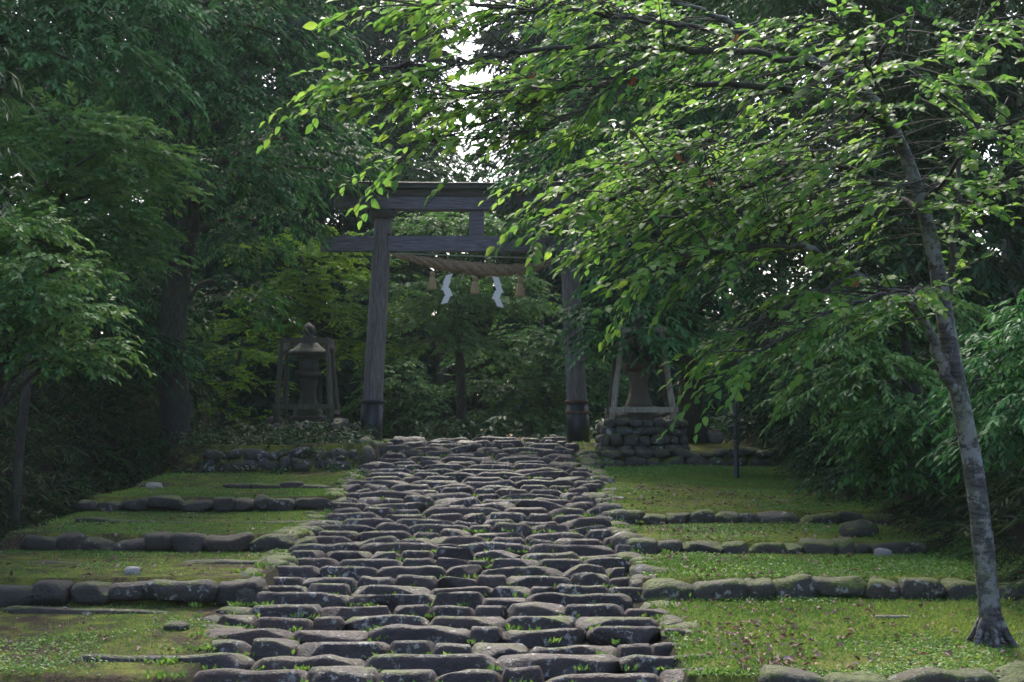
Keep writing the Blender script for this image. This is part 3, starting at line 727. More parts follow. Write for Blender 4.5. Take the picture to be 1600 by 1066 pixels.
def tree(name, label, cat, base, trunk, r0, r1, clumps, mat, bark='bark', limbs=True, group=None, seed=0, upper=(), **kw):
    rng = np.random.default_rng(seed+100)
    base = np.array([base[0], base[1], float(gz(base[0], base[1]))])
    t = empty(name, base, label, cat, group)
    pts = smooth_path(np.vstack([base-[0, 0, .15], trunk]))
    rad = np.linspace(r0, r1, len(pts)); rad[:4] *= np.array([1.5, 1.25, 1.1, 1.03])[:len(rad[:4])]
    v, f = tube(pts, rad, 14 if r0 > .12 else 9, .05, seed); wlink('trunk', v, f, M[bark], t)
    if limbs:
        for i, (c, r) in enumerate(clumps):
            c = np.array(c); k = int(np.argmin(np.linalg.norm(pts-(c-[0, 0, .25*np.linalg.norm(c[:2]-base[:2])]), axis=1))); k = max(k, 2)
            a = pts[k]; dd = np.linalg.norm(c-a)
            if dd < .4: continue
            m = (a+c)/2+np.array([0, 0, .12*dd])+rng.normal(0, .06*dd, 3)
            pp = smooth_path([a, m, c]); rr = min(rad[k]*.6, .02+.018*dd)
            v, f = tube(pp, np.linspace(rr, .012, len(pp)), 6, .06, i); wlink('branch', v, f, M[bark], t)
    foliage(t, clumps, rng, M[mat], name='crown', **kw)
    if upper:   # unseen upper crown, added above the frame to shade the wood below
        foliage(t, list(upper), rng, M[mat], leaf=.30, width=.42, nl=9, L=(.6, 1.0), dens=3.2, droop=.4, hang=.35, name='upper_shade_crown')
    return t
def canopy(x0, x1, y0, y1, z0, z1, n, seed):
    g = np.random.default_rng(seed); return [((g.uniform(x0, x1), g.uniform(y0, y1), g.uniform(z0, z1)), (g.uniform(1.3, 2.1), g.uniform(1.3, 2.1), g.uniform(.8, 1.2))) for _ in range(n)]

# --- left: great evergreen with the dark trunk, its crown spreading in front of the gate's left end
EV = dict(leaf=.165, width=.36, nl=10, L=(.35, .62), dens=13, droop=.5, hang=.5, spread=.8, shell=.72, upjit=.3)
tree('evergreen_oak', 'huge dark-trunked evergreen on the left, crown reaching the gate', 'tree', (-5.75, 24.2),
     [P(274, 640, 24), P(268, 540, 24), P(278, 430, 24), P(296, 330, 24), P(270, 200, 24), P(250, 60, 24), P(240, -120, 24)], .28, .11,
     [pc(330, 60, 22, 120, 75), pc(200, 90, 21.5, 130, 70), pc(410, 150, 23, 95, 75), pc(290, 170, 21.8, 130, 60), pc(340, 280, 22.5, 120, 60), pc(440, 270, 25, 110, 60), pc(520, 265, 25.6, 75, 42),
      pc(480, 215, 25.5, 90, 45), pc(210, 300, 23, 110, 60), pc(420, 360, 25.5, 75, 45), pc(330, 400, 24.5, 90, 40), pc(450, 60, 25, 80, 70), pc(140, 400, 23.5, 110, 60), pc(370, 480, 26, 70, 45),
      pc(300, -90, 23, 200, 90), pc(120, -60, 22, 150, 90), pc(440, -60, 24, 120, 80), pc(300, -260, 24, 220, 120)], 'evergreen', seed=1, upper=canopy(-11, -4, 20, 31, 10.5, 15, 16, 1), **EV)
tree('evergreen_oak', 'evergreen with drooping leaf clusters filling the upper left corner', 'tree', (-8.6, 19.5),
     [P(-150, 500, 19.5), P(-130, 250, 19.5), P(-60, 60, 19.5), P(0, -150, 19.5)], .26, .1,
     [pc(60, 40, 18.5, 120, 70), pc(150, 110, 18.5, 100, 60), pc(20, 120, 18, 100, 60), pc(-80, 60, 18, 120, 120), pc(40, -90, 19, 200, 90), pc(180, 20, 19, 110, 60), pc(-60, 260, 19, 100, 120), pc(30, 260, 20, 100, 80), pc(-30, 380, 21, 110, 90), pc(60, 470, 22, 120, 80), pc(160, 560, 23, 110, 70), pc(200, 470, 25, 100, 80)], 'evergreen', seed=2, upper=canopy(-13, -6.2, 8, 22, 7.5, 12, 16, 2), **EV)
tree('maple_tree', 'fresh green maple with flat leaf layers on the far left', 'tree', (-5.95, 17),
     [P(40, 620, 17), P(70, 450, 17), P(95, 320, 17), P(110, 210, 17)], .06, .03,
     [pc(95, 195, 16.4, 105, 22), pc(150, 240, 16.5, 125, 24), pc(70, 275, 16.2, 110, 26), pc(190, 300, 17, 95, 24), pc(120, 345, 16.5, 120, 28), pc(40, 370, 16, 110, 30), pc(170, 400, 17, 90, 26)], 'maple', seed=3,
     leaf=.12, width=.5, nl=12, L=(.3, .55), dens=24, droop=.2, hang=.15, spread=1.0, flat=.8)
tree('leafy_shrub', 'pale green flowering shrub overhanging the left edge of the terraces', 'shrub', (-6.2, 13.6),
     [P(-30, 700, 13.5), P(0, 600, 13.5), P(25, 500, 13.5), P(40, 400, 13.5)], .05, .02,
     [pc(20, 370, 13.3, 75, 50), pc(75, 430, 13.2, 75, 50), pc(30, 480, 13, 85, 55), pc(120, 500, 13.3, 70, 42), pc(165, 545, 13.4, 45, 26), pc(60, 560, 13.2, 85, 45), pc(-40, 520, 13, 80, 90), pc(120, 570, 13.5, 60, 32)], 'shrub', seed=4,
     leaf=.085, width=.46, nl=10, L=(.18, .32), dens=50, droop=.35, hang=.35, spread=.9)
tree('bamboo_clump', 'pale arching bamboo leaves at the left edge of the picture', 'bamboo', (-6.0, 12.2),
     [P(-60, 500, 12.2), P(-45, 300, 12.1), P(-25, 150, 12)], .02, .008,
     [pc(2, 160, 12, 26, 40), pc(-4, 240, 12, 28, 40), pc(6, 320, 12, 24, 30), pc(-20, 100, 12, 30, 40)], 'bamboo_leaf', seed=33, leaf=.2, width=.14, nl=6, L=(.12, .25), dens=26, droop=.6, hang=.7, spread=.5)
# --- left background
tree('maple_tree', 'sunlit yellow-green maple behind the left pillar of the gate', 'tree', (-4.3, 31.5),
     [P(495, 560, 31.5), P(480, 470, 31.5), P(470, 400, 31.5)], .1, .05,
     [pc(440, 400, 31, 75, 28), pc(505, 440, 31, 75, 28), pc(430, 470, 31, 80, 28), pc(520, 500, 31.2, 70, 30), pc(400, 520, 31.5, 70, 30), pc(470, 545, 31, 70, 26), pc(555, 560, 31.5, 55, 35), pc(540, 400, 31.8, 60, 40)], 'bright', seed=5,
     leaf=.15, width=.55, nl=10, L=(.35, .6), dens=13, droop=.2, hang=.15, flat=.7)
tree('sapling', 'slim leaning sapling with bright leaves in the gap left of the plinth', 'tree', (-6.2, 29.2),
     [P(345, 660, 29), P(355, 610, 29), P(372, 565, 29), P(380, 530, 29)], .07, .03,
     [pc(340, 590, 29, 45, 22), pc(395, 610, 29, 45, 24), pc(330, 640, 29.4, 40, 24), pc(410, 660, 29.6, 40, 22), pc(380, 560, 29, 45, 20), pc(300, 610, 29.4, 40, 30)], 'bright', seed=6,
     leaf=.13, width=.55, nl=9, L=(.3, .5), dens=12, droop=.2, hang=.15, flat=.6)
tree('sapling', 'forked dark-stemmed sapling beside the great dark trunk', 'tree', (-6.3, 28.3),
     [P(310, 660, 28.2), P(306, 620, 28.2), P(318, 590, 28.2)], .05, .025,
     [pc(300, 585, 28, 38, 24), pc(330, 560, 28, 40, 24), pc(290, 545, 28.2, 40, 24)], 'maple', seed=7, leaf=.13, width=.5, nl=9, L=(.3, .5), dens=13, droop=.2, hang=.15)
# --- behind the gate
tree('layered_tree', 'layered green tree seen through the middle of the gate', 'tree', (-1.2, 34),
     [P(720, 600, 34), P(715, 520, 34), P(700, 440, 34), P(690, 360, 34)], .14, .05,
     [pc(660, 360, 33, 70, 24), pc(720, 355, 33.5, 70, 26), pc(640, 455, 32.5, 80, 24), pc(720, 480, 33, 95, 28), pc(800, 480, 33.5, 75, 28), pc(660, 510, 32.6, 85, 28), pc(770, 440, 34, 70, 28), pc(780, 365, 34, 60, 30), pc(700, 545, 33, 90, 22)], 'maple', seed=8,
     leaf=.16, width=.48, nl=11, L=(.4, .7), dens=12, droop=.3, hang=.25, flat=.6)
tree('layered_tree', 'green layered tree right of centre behind the gate', 'tree', (1.0, 36.5),
     [P(860, 640, 36.5), P(850, 560, 36.5), P(845, 480, 36.5)], .14, .05,
     [pc(800, 560, 35.5, 70, 26), pc(860, 530, 36, 60, 24), pc(780, 610, 35, 75, 28), pc(850, 610, 35.6, 70, 30), pc(810, 655, 35.2, 80, 26), pc(890, 570, 36, 60, 40), pc(870, 660, 36, 60, 26), pc(930, 620, 36, 60, 60)], 'maple', seed=9,
     leaf=.16, width=.48, nl=11, L=(.4, .7), dens=11, droop=.3, hang=.25, flat=.5)
tree('round_shrub', 'round blue-green shrub just right of the left gate pillar', 'shrub', (-2.4, 30.2),
     [P(622, 660, 30), P(625, 620, 30)], .06, .03,
     [pc(625, 610, 30, 50, 40), pc(645, 650, 30, 42, 36), pc(595, 640, 30.4, 45, 50), pc(610, 575, 30.3, 40, 22)], 'shrub', seed=10,
     leaf=.13, width=.42, nl=11, L=(.25, .45), dens=24, droop=.35, hang=.4)
tree('broadleaf_tree', 'hazy pale green tree rising above the gate roof', 'tree', (-2.2, 44),
     [P(690, 500, 44), P(690, 380, 44), P(685, 290, 44)], .2, .08,
     [pc(650, 280, 43, 50, 24), pc(705, 268, 43.5, 52, 24), pc(680, 320, 43, 70, 30), pc(620, 310, 43, 45, 30), pc(750, 330, 44, 60, 36), pc(700, 400, 44, 90, 45), pc(600, 420, 44, 60, 50)], 'maple', seed=11,
     leaf=.2, width=.45, nl=10, L=(.5, .8), dens=8, droop=.3, hang=.3)
# --- right: evergreen above the lantern
tree('evergreen_oak', 'dark evergreen whose hanging crown hides the right lantern top', 'tree', (3.35, 26.3),
     [P(1078, 560, 26), P(1072, 430, 26), P(1060, 280, 26), P(1050, 120, 26), P(1040, -80, 26)], .24, .09,
     [pc(985, 395, 24.2, 75, 55), pc(1040, 430, 24, 85, 60), pc(985, 500, 24, 85, 45), pc(1060, 545, 24, 60, 36), pc(962, 470, 24.6, 40, 50), pc(960, 535, 23.8, 50, 32), pc(1015, 545, 23.9, 55, 28), pc(1120, 470, 24.5, 80, 70), pc(880, 360, 26, 50, 36), pc(870, 300, 26.2, 75, 60),
      pc(930, 220, 26, 90, 70), pc(1040, 300, 25, 110, 80), pc(1000, 120, 25, 110, 80), pc(980, 30, 25, 110, 60), pc(1120, 200, 25, 90, 90), pc(1160, 350, 24.5, 80, 80), pc(1000, -100, 25, 160, 100), pc(1140, 20, 25, 90, 90)], 'evergreen', seed=12, upper=canopy(1.2, 7, 22, 31, 9.5, 14, 16, 3), **EV)
tree('evergreen_oak', 'dense evergreen behind the cherry on the right side', 'tree', (7.2, 20),
     [P(1600, 450, 20), P(1590, 250, 20), P(1560, 50, 20), P(1540, -200, 20)], .24, .1,
     [pc(1250, 330, 19, 110, 90), pc(1350, 240, 19, 110, 90), pc(1450, 330, 18.5, 110, 100), pc(1560, 250, 18, 120, 110), pc(1300, 120, 19.5, 130, 90), pc(1470, 120, 19, 130, 90), pc(1600, 80, 18.5, 120, 110), pc(1560, 420, 17.5, 110, 90),
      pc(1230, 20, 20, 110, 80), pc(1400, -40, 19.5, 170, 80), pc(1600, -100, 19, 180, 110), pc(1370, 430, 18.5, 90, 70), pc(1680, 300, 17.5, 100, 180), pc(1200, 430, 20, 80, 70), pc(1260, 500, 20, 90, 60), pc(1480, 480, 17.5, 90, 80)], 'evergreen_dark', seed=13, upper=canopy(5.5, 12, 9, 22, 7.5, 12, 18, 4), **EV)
tree('evergreen_oak', 'shadowy evergreen filling the far right background', 'tree', (9.5, 27),
     [P(1590, 500, 27), P(1580, 300, 27), P(1570, 100, 27)], .22, .1,
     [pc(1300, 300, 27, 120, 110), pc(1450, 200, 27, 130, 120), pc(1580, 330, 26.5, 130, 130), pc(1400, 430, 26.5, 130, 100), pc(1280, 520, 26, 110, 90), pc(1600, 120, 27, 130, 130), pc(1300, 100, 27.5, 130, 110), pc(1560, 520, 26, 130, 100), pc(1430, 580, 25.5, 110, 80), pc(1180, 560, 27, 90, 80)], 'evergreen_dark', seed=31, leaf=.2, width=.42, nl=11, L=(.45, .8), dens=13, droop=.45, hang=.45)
tree('evergreen_oak', 'shadowy evergreen at the far left edge of the wood', 'tree', (-11.5, 27),
     [P(-100, 500, 27), P(-80, 300, 27), P(-60, 100, 27)], .22, .1,
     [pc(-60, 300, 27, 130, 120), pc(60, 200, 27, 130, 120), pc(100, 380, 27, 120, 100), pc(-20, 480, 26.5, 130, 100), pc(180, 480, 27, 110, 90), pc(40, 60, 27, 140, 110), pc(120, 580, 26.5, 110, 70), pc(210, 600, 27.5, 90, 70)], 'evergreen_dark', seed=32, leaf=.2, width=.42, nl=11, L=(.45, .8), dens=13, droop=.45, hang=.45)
# --- right hedge
HD = dict(leaf=.105, width=.36, nl=11, L=(.24, .42), dens=38, droop=.5, hang=.55, spread=.75)
tree('evergreen_shrub', 'glossy evergreen shrub drooping over the right lawn edge', 'shrub', (4.9, 16.3),
     [P(1440, 650, 16.3), P(1420, 560, 16.3), P(1400, 480, 16.3)], .07, .03,
     [pc(1300, 560, 15.8, 75, 45), pc(1370, 600, 15.4, 80, 60), pc(1290, 630, 16, 65, 45), pc(1420, 500, 15.8, 90, 60), pc(1440, 670, 15, 75, 55), pc(1370, 680, 15.3, 70, 50), pc(1330, 500, 16.4, 70, 45), pc(1400, 740, 15.2, 60, 40)], 'shrub', seed=14, **HD)
tree('evergreen_shrub', 'dark evergreen shrub at the right frame edge behind the cherry trunk', 'shrub', (5.4, 12.6),
     [P(1700, 700, 12.6), P(1680, 560, 12.6), P(1640, 480, 12.6)], .07, .03,
     [pc(1590, 560, 12.6, 75, 55), pc(1560, 620, 12.8, 65, 50), pc(1640, 650, 12.2, 90, 80), pc(1590, 690, 12.6, 75, 60), pc(1660, 520, 12.4, 90, 90), pc(1540, 700, 13.4, 55, 50)], 'evergreen', seed=15, **HD)
tree('evergreen_shrub', 'shaded shrub in the dark corner beyond the slim post', 'shrub', (4.6, 21),
     [P(1290, 650, 21), P(1280, 600, 21), P(1260, 560, 21)], .06, .03,
     [pc(1230, 620, 20.6, 60, 45), pc(1270, 670, 20, 55, 45), pc(1200, 670, 21.4, 50, 40), pc(1300, 720, 19.4, 50, 40), pc(1200, 590, 21.5, 60, 50), pc(1330, 760, 18, 50, 36)], 'evergreen_dark', seed=16, **HD)

# --- conifers far behind
def cedar(px, Y, top, w_, label, seed):
    x = (px-800)/F*Y; rng = np.random.default_rng(seed); zb = float(gz(x, Y)); zt = P(px, top, Y)[2]
    t = empty('cedar_tree', (x, Y, zb), label, 'tree', 'cedars behind the gate')
    v, f = tube(np.array([[x, Y, zb-.3], [x+.05, Y, (zb+zt)/2], [x, Y, zt]]), [.32, .22, .03], 10, .04, seed); wlink('trunk', v, f, M['bark'], t)
    cl = []; z = zb+1.5
    while z < zt:
        q = (z-zb)/(zt-zb); r = w_*(1-q)**.75+.25
        for a in rng.uniform(0, 6.28, 4): cl.append(((x+math.cos(a)*r*.5, Y+math.sin(a)*r*.5, z-.15*r), (r*.55, r*.55, .35+.12*r)))
        z += .75
    foliage(t, cl, rng, M['cedar'], leaf=.44, width=.2, nl=9, L=(.5, .9), dens=3.1, droop=.5, hang=.4, spread=.55, upjit=.8, name='crown')
for k, (px, Y, top, w_, lab) in enumerate([(452, 38, -500, 2.4, 'tall dark cedar above the left end of the gate'), (545, 46, -420, 2.6, 'hazy cedar just left of the bright sky gap'), (632, 52, -200, 2.4, 'grey-green cedar at the left rim of the sky gap'),
                                          (842, 48, -350, 2.6, 'hazy cedar at the right rim of the sky gap'), (925, 42, -500, 2.6, 'tall cedar behind the right pillar of the gate'), (360, 44, -500, 2.6, 'dark cedar deep behind the great evergreen'),
                                          (240, 40, -600, 2.8, 'dark cedar deep in the left wood'), (1060, 44, -500, 2.8, 'dark cedar deep behind the right lantern')]):
    cedar(px, Y, top, w_, lab, 300+k)

# --- far-off wood that reads as one mass
def distant():
    rng = np.random.default_rng(55); t = empty('distant_woodland', (0, 60, 0), 'dark hazy wood closing the view behind all the trees', 'woodland', kind='stuff')
    cl = []
    for i in range(380):
        px = rng.uniform(-500, 2100); Y = rng.uniform(50, 66); gap = math.exp(-((px-735)/75)**2)
        py = rng.uniform(-330, 640)
        if gap > .3 and py < 300: continue
        c = P(px, py, Y); cl.append((c, (rng.uniform(1.6, 2.6), 1.4, rng.uniform(1.3, 2.2))))
    for px in np.arange(-500, 2100, 110):
        for py in (560, 640): cl.append((P(px, py, 47+rng.uniform(-2, 4)), (3.0, 1.4, 1.2)))
    foliage(t, cl, rng, M['cedar'], leaf=.5, width=.4, nl=8, L=(.7, 1.2), dens=2.2, droop=.4, hang=.4, upjit=.7, name='foliage')
    parts = []
    for i in range(46):
        px = -450+i*56+rng.uniform(-15, 15); Y = rng.uniform(50, 66); x = (px-800)/F*Y; z = float(gz(x, Y)); gap = abs(px-735) < 85
        parts.append(tube(np.array([[x, Y, z-.3], [x+.1, Y, z+4], [x, Y, z+(7 if gap else 18)]]), [.25, .2, .08], 7))
    v, f = join(parts); wlink('trunks', v, f, M['bark'], t, kind='stuff')
distant()

# --- undergrowth on the banks (bamboo grass and seedlings)
def undergrowth():
    rng = np.random.default_rng(77)
    def patch(name, label, x, y, h, leaf, width, nl, mat):
        n = len(x); A = np.stack([x, y, gz(x, y)+h], -1); D = unit(np.stack([rng.normal(0, 1, n), rng.normal(-.3, 1, n), rng.uniform(-.1, .5, n)], -1))
        a = sprays(A, D, rng.uniform(.25, .5, n), nl, leaf, rng, .5, .6, .3, .5)
        tpl = leaf_tpl(width); V, T = leaf_arrays(a[0], a[1], a[2], a[3], tpl)
        org = np.array([x.mean(), y.mean(), float(gz(x.mean(), y.mean()))])
        tag(link(name, trimesh(name, V-org, T, np.repeat(a[4], 4)), M[mat], None, org), label, 'undergrowth', kind='stuff')
        TRI[0] += len(T)
    n = 3600; x = -5.75-np.abs(rng.normal(0, 1.6, n)); y = rng.uniform(9, 27, n); h = rng.uniform(.0, 1.0, n)*np.clip((-5.5-x)*.9, .12, 1)*1.3
    patch('undergrowth', 'dark bamboo grass covering the left bank', x, y, h, .2, .16, 7, 'bamboo_leaf')
    n = 2600; x = 4.45+np.abs(rng.normal(0, 1.1, n)); y = rng.uniform(9.5, 27, n); h = rng.uniform(0, 1, n)*np.clip((x-4.2)*1.1, .1, 1)*1.3
    patch('undergrowth', 'bamboo grass and seedlings along the right bank', x, y, h, .19, .17, 7, 'bamboo_leaf')
    n = 900; x = rng.uniform(-6.6, -2.5, n); y = rng.uniform(21.6, 25.5, n); h = rng.uniform(.0, .4, n)*rng.uniform(.2, 1, n)
    patch('undergrowth', 'low dark plants overgrowing the left retaining wall', x, y, h, .11, .4, 7, 'evergreen_dark')
    n = 1500; x = rng.uniform(-9, 7, n); y = rng.uniform(28.5, 44, n); h = rng.uniform(0, .5, n)
    patch('undergrowth', 'low plants on the forest floor behind the gate', x, y, h, .2, .4, 7, 'evergreen_dark')
undergrowth()

# ------------------------------------------------------------------ the cherry tree
def cherry():
    rng = np.random.default_rng(21)
    b = P(1549, 1003, 10.4); b[2] = float(gz(b[0], 10.4))
    t = empty('cherry_tree', b, 'lichened grey cherry tree leaning over the stairs from the right', 'tree')
    tr = smooth_path([P(1552, 1015, 10.4), P(1547, 960, 10.4), P(1537, 860, 10.4), P(1522, 740, 10.4), P(1503, 640, 10.4), P(1482, 530, 10.4), P(1466, 430, 10.4), P(1446, 340, 10.4), P(1425, 270, 10.4), P(1398, 205, 10.3)], 8)
    rad = np.interp(np.linspace(0, 1, len(tr)), [0, .04, .12, .5, .75, 1], [.14, .098, .078, .066, .054, .044])
    v, f = tube(tr, rad, 20, .03, 3); wlink('trunk', v, f, M['cherry_bark'], t)
    for k, a in enumerate((.3, 1.5, 2.7, 3.6, 4.6, 5.6)):
        L_ = rng.uniform(.15, .22); e = b+np.array([math.cos(a)*L_, math.sin(a)*L_, 0]); e[2] = float(gz(e[0], e[1]))-.03
        m_ = b+np.array([math.cos(a)*.13, math.sin(a)*.13, .045]); pp = smooth_path([b+np.array([math.cos(a)*.04, math.sin(a)*.04, .2]), m_, e], 5)
        v, f = tube(pp, np.linspace(.04, .012, len(pp)), 8, .08, k); wlink('root', v, f, M['cherry_bark'], t)
    BR = [  # (control points px, py, Y), start radius
        ([(1398, 205, 10.3), (1345, 140, 10.2), (1270, 95, 10.1), (1170, 50, 10), (1080, 10, 9.9), (960, -40, 9.8)], .055),
        ([(1478, 500, 10.4), (1490, 400, 10.6), (1500, 260, 10.9), (1515, 120, 11.1), (1540, -40, 11.3)], .035),
        ([(1505, 645, 10.4), (1470, 560, 10.3), (1430, 480, 10.2), (1340, 430, 10.0), (1260, 385, 9.8), (1190, 345, 9.7), (1090, 335, 9.5), (1000, 345, 9.3)], .045),
        ([(1410, 225, 10.3), (1345, 165, 10.0), (1240, 140, 9.8), (1120, 132, 9.6), (1000, 128, 9.4), (880, 136, 9.2), (800, 143, 9.0), (720, 155, 8.9)], .032),
        ([(1300, 110, 10.1), (1200, 85, 9.6), (1060, 75, 9.3), (920, 72, 9.1), (800, 84, 8.9), (690, 98, 8.7), (600, 106, 8.6), (535, 116, 8.5)], .028),
        ([(1446, 340, 10.4), (1380, 290, 10.8), (1260, 240, 11.2), (1120, 220, 11.4), (980, 235, 11.5), (860, 270, 11.5)], .028),
        ([(1340, 430, 10.0), (1290, 450, 9.5), (1220, 480, 9.2), (1160, 515, 9.0), (1120, 540, 8.9)], .016),
        ([(1470, 450, 10.4), (1420, 455, 9.6), (1350, 470, 9.2), (1270, 500, 9.0), (1210, 535, 8.8), (1150, 570, 8.7)], .016),
        ([(1260, 385, 9.8), (1160, 390, 9.2), (1060, 400, 9.0), (1040, 408, 8.9), (1005, 432, 8.8)], .016),
        ([(1190, 345, 9.7), (1080, 300, 9.5), (980, 300, 9.3), (930, 322, 9.2), (895, 338, 9.1), (850, 365, 9.0)], .018),
        ([(1300, 240, 11.1), (1200, 290, 10.4), (1080, 270, 10), (960, 255, 9.8), (930, 272, 9.6), (885, 290, 9.5)], .016),
        ([(1440, 320, 10.4), (1500, 250, 10.0), (1560, 200, 9.7), (1640, 170, 9.5)], .02),
        ([(1495, 330, 10.7), (1540, 300, 10.4), (1600, 260, 10.2), (1660, 240, 10)], .014),
        ([(1170, 50, 10), (1060, 40, 9.4), (920, 20, 9.2), (780, 12, 9.0), (680, 8, 8.9), (600, 2, 8.8)], .018),
        ([(1345, 140, 10.2), (1380, 80, 9.8), (1420, 20, 9.6), (1450, -40, 9.5)], .022),
        ([(1390, 200, 10.3), (1370, 130, 9.6), (1330, 60, 9.2), (1290, 0, 9.1)], .018),
        ([(880, 136, 9.2), (800, 175, 9.0), (720, 205, 8.9), (660, 225, 8.8), (635, 240, 8.8)], .009),
        ([(1060, 75, 9.3), (980, 110, 8.9), (880, 190, 8.8), (780, 215, 8.8)], .010),
    ]
    bp = []; bt = []
    for i, (cp, r0) in enumerate(BR):
        pts = smooth_path([P(*c) for c in cp], 7)
        pts[1:-1] += rng.normal(0, .012, (len(pts)-2, 3))
        v, f = tube(pts, np.linspace(r0, .004, len(pts)), 9 if r0 > .03 else 6, .05, i); wlink('branch', v, f, M['cherry_bark'] if r0 > .04 else M['bark'], t)
        bp.append(pts[2:]); bt.append(unit(np.gradient(pts, axis=0))[2:])
    BPt = np.vstack(bp); BT = np.vstack(bt)
    # twigs: flow leftwards, slightly down and toward the viewer; denser toward the middle of the crown
    anchors = []; dirs = []
    def flow(n, px, py):
        d = np.tile(np.array([-1.0, -.25, -.16]), (n, 1)); d[px > 1420] = np.array([.25, -.6, -.05])
        d += rng.normal(0, .33, (n, 3))*np.array([1, 1.2, .55]); return unit(d)
    # along the branches
    for pts, tn in zip(bp, bt):
        seg = np.linalg.norm(np.diff(pts, axis=0), axis=1).sum(); n = max(4, int(seg*7))
        k = rng.integers(0, len(pts), n); sgn = rng.choice([-1, 1], n)[:, None]
        side = np.cross(tn[k], np.array([0, 0, 1.0]))*sgn
        anchors.append(pts[k]); dirs.append(unit(tn[k]*.9+side*.7+rng.normal(0, .25, (n, 3))*np.array([1, 1, .4])+np.array([0, 0, -.08])))
    tips = np.array([p[-1] for p in bp]); anchors.append(tips-.05); dirs.append(np.array([q[-1] for q in bt]))
    # filling the crown volume
    REG = [  # px range, py range, depth range, twig count
        (980, 1420, 190, 320, 9.0, 11.6, 175), (935, 1300, 250, 400, 8.8, 10.6, 85), (1050, 1420, 20, 180, 9, 11, 85), (1200, 1450, 300, 400, 9, 11, 45), (720, 950, 60, 210, 8.7, 9.4, 60),
        (540, 720, 100, 160, 8.5, 8.9, 22), (1130, 1440, 470, 600, 8.7, 9.5, 26), (1430, 1640, 20, 330, 9.5, 11, 80), (1010, 1150, 380, 440, 8.9, 9.6, 16), (640, 1050, -20, 40, 8.8, 9.6, 45)]
    for x0, x1, y0, y1, d0, d1, n in REG:
        px = rng.uniform(x0, x1, n); py = rng.uniform(y0, y1, n); Yd = rng.uniform(d0, d1, n)
        if (x0, x1) == (1130, 1440): py = 470+(1440-px)/310*75+rng.uniform(-26, 26, n)
        if (x0, x1) == (935, 1300): py = 358-(px-935)/365*80+rng.uniform(-60, 45, n)*np.clip((px-800)/200, .3, 1)
        if (x0, x1) == (1010, 1150): py = 440-(px-1010)/140*55+rng.uniform(-14, 14, n)
        anchors.append(np.array([P(a, b_, c) for a, b_, c in zip(px, py, Yd)])); dirs.append(flow(n, px, py))
    A = np.vstack(anchors); D = np.vstack(dirs); n = len(A)
    Ls = rng.uniform(.28, .6, n)
    # thin connecting twigs
    parts = []
    for i in range(n):
        dd = np.linalg.norm(BPt-A[i]+np.array([-.3, 0, 0]), axis=1); k = int(np.argmin(dd))
        q = A[i]+D[i]*Ls[i]; m = A[i]+D[i]*Ls[i]*.5; q[2] -= .32*Ls[i]; m[2] -= .08*Ls[i]
        pp = [A[i], m, q]
        if dd[k] > .5: pp = [A[i]-D[i]*.16+np.array([0, 0, .02])]+pp
        elif dd[k] > .03: pp = [BPt[k], (BPt[k]*.5+A[i]*.5)+np.array([0, 0, .06*dd[k]])]+pp
        parts.append(tube(np.array(pp), np.linspace(.0055, .0018, len(pp)), 4))
    v, f = join(parts); wlink('twigs', v, f, M['bark'], t, kind='stuff')
    a = sprays(A, D, Ls, 11, .084, rng, .26, .8, .14, .45, None, (-.5, -.05, 1.0))
    Pp, Dl, N, ln, tn = a
    # the leaves that show largest become leaves of their own
    pr = Pp-np.array([0, 0, CAMZ]); Yd = pr[:, 1]*math.cos(PITCH)+pr[:, 2]*math.sin(PITCH)
    px = 800+pr[:, 0]/Yd*F; py = 533-(-pr[:, 1]*math.sin(PITCH)+pr[:, 2]*math.cos(PITCH))/Yd*F
    X = unit(np.cross(unit(Dl), N)); Z = np.cross(X, unit(Dl)); face = np.abs((Z*unit(pr)).sum(1))
    free = ((px < 900) | (py > 430)).astype(float)
    score = ln/Yd*(.25+face)*(1+1.2*free)*((px > 5) & (px < 1595) & (py > 5) & (py < 700))
    top = np.argsort(-score)[:290]; rest = np.ones(len(Pp), bool); rest[top] = False
    tpl = leaf_tpl(.58, True, .16, .14)
    V, T = leaf_arrays(Pp[rest], Dl[rest], N[rest], ln[rest], tpl); TRI[0] += len(T)
    link('foliage', trimesh('foliage', V-wloc(t), T, np.repeat(tn[rest], len(tpl[0]))), M['cherry'], t, kind='stuff')
    me = trimesh('leaf', tpl[0], tpl[1]); me.materials.append(M['cherry_single']); base = wloc(t)
    for i in top:
        o = bpy.data.objects.new('leaf', me); C.objects.link(o); o.parent = t
        d = unit(Dl[i]); x = X[i]; z = np.cross(x, d)
        mt = Matrix(((x[0], d[0], z[0]), (x[1], d[1], z[1]), (x[2], d[2], z[2]))).to_4x4()
        o.rotation_euler = mt.to_euler(); o.location = tuple(float(q) for q in Pp[i]-base); o.scale = (float(ln[i]),)*3
    me2 = trimesh('withered_leaf', tpl[0]*np.array([.8, 1, 2.5]), tpl[1]); me2.materials.append(M['red_leaf'])
    for qx, qy, qy_ in ((833, 113, 8.7), (990, 118, 9), (1055, 240, 8.9), (975, 255, 9), (1107, 278, 8.8), (1340, 435, 9), (1150, 52, 9)):
        o = bpy.data.objects.new('withered_leaf', me2); C.objects.link(o); o.parent = t
        o.location = tuple(float(q) for q in P(qx, qy, qy_)-base); o.scale = (.075,)*3; o.rotation_euler = (rng.uniform(-2, -1), rng.uniform(-.8, .8), rng.uniform(0, 6))
        o['label'] = 'red withered leaf'
cherry()

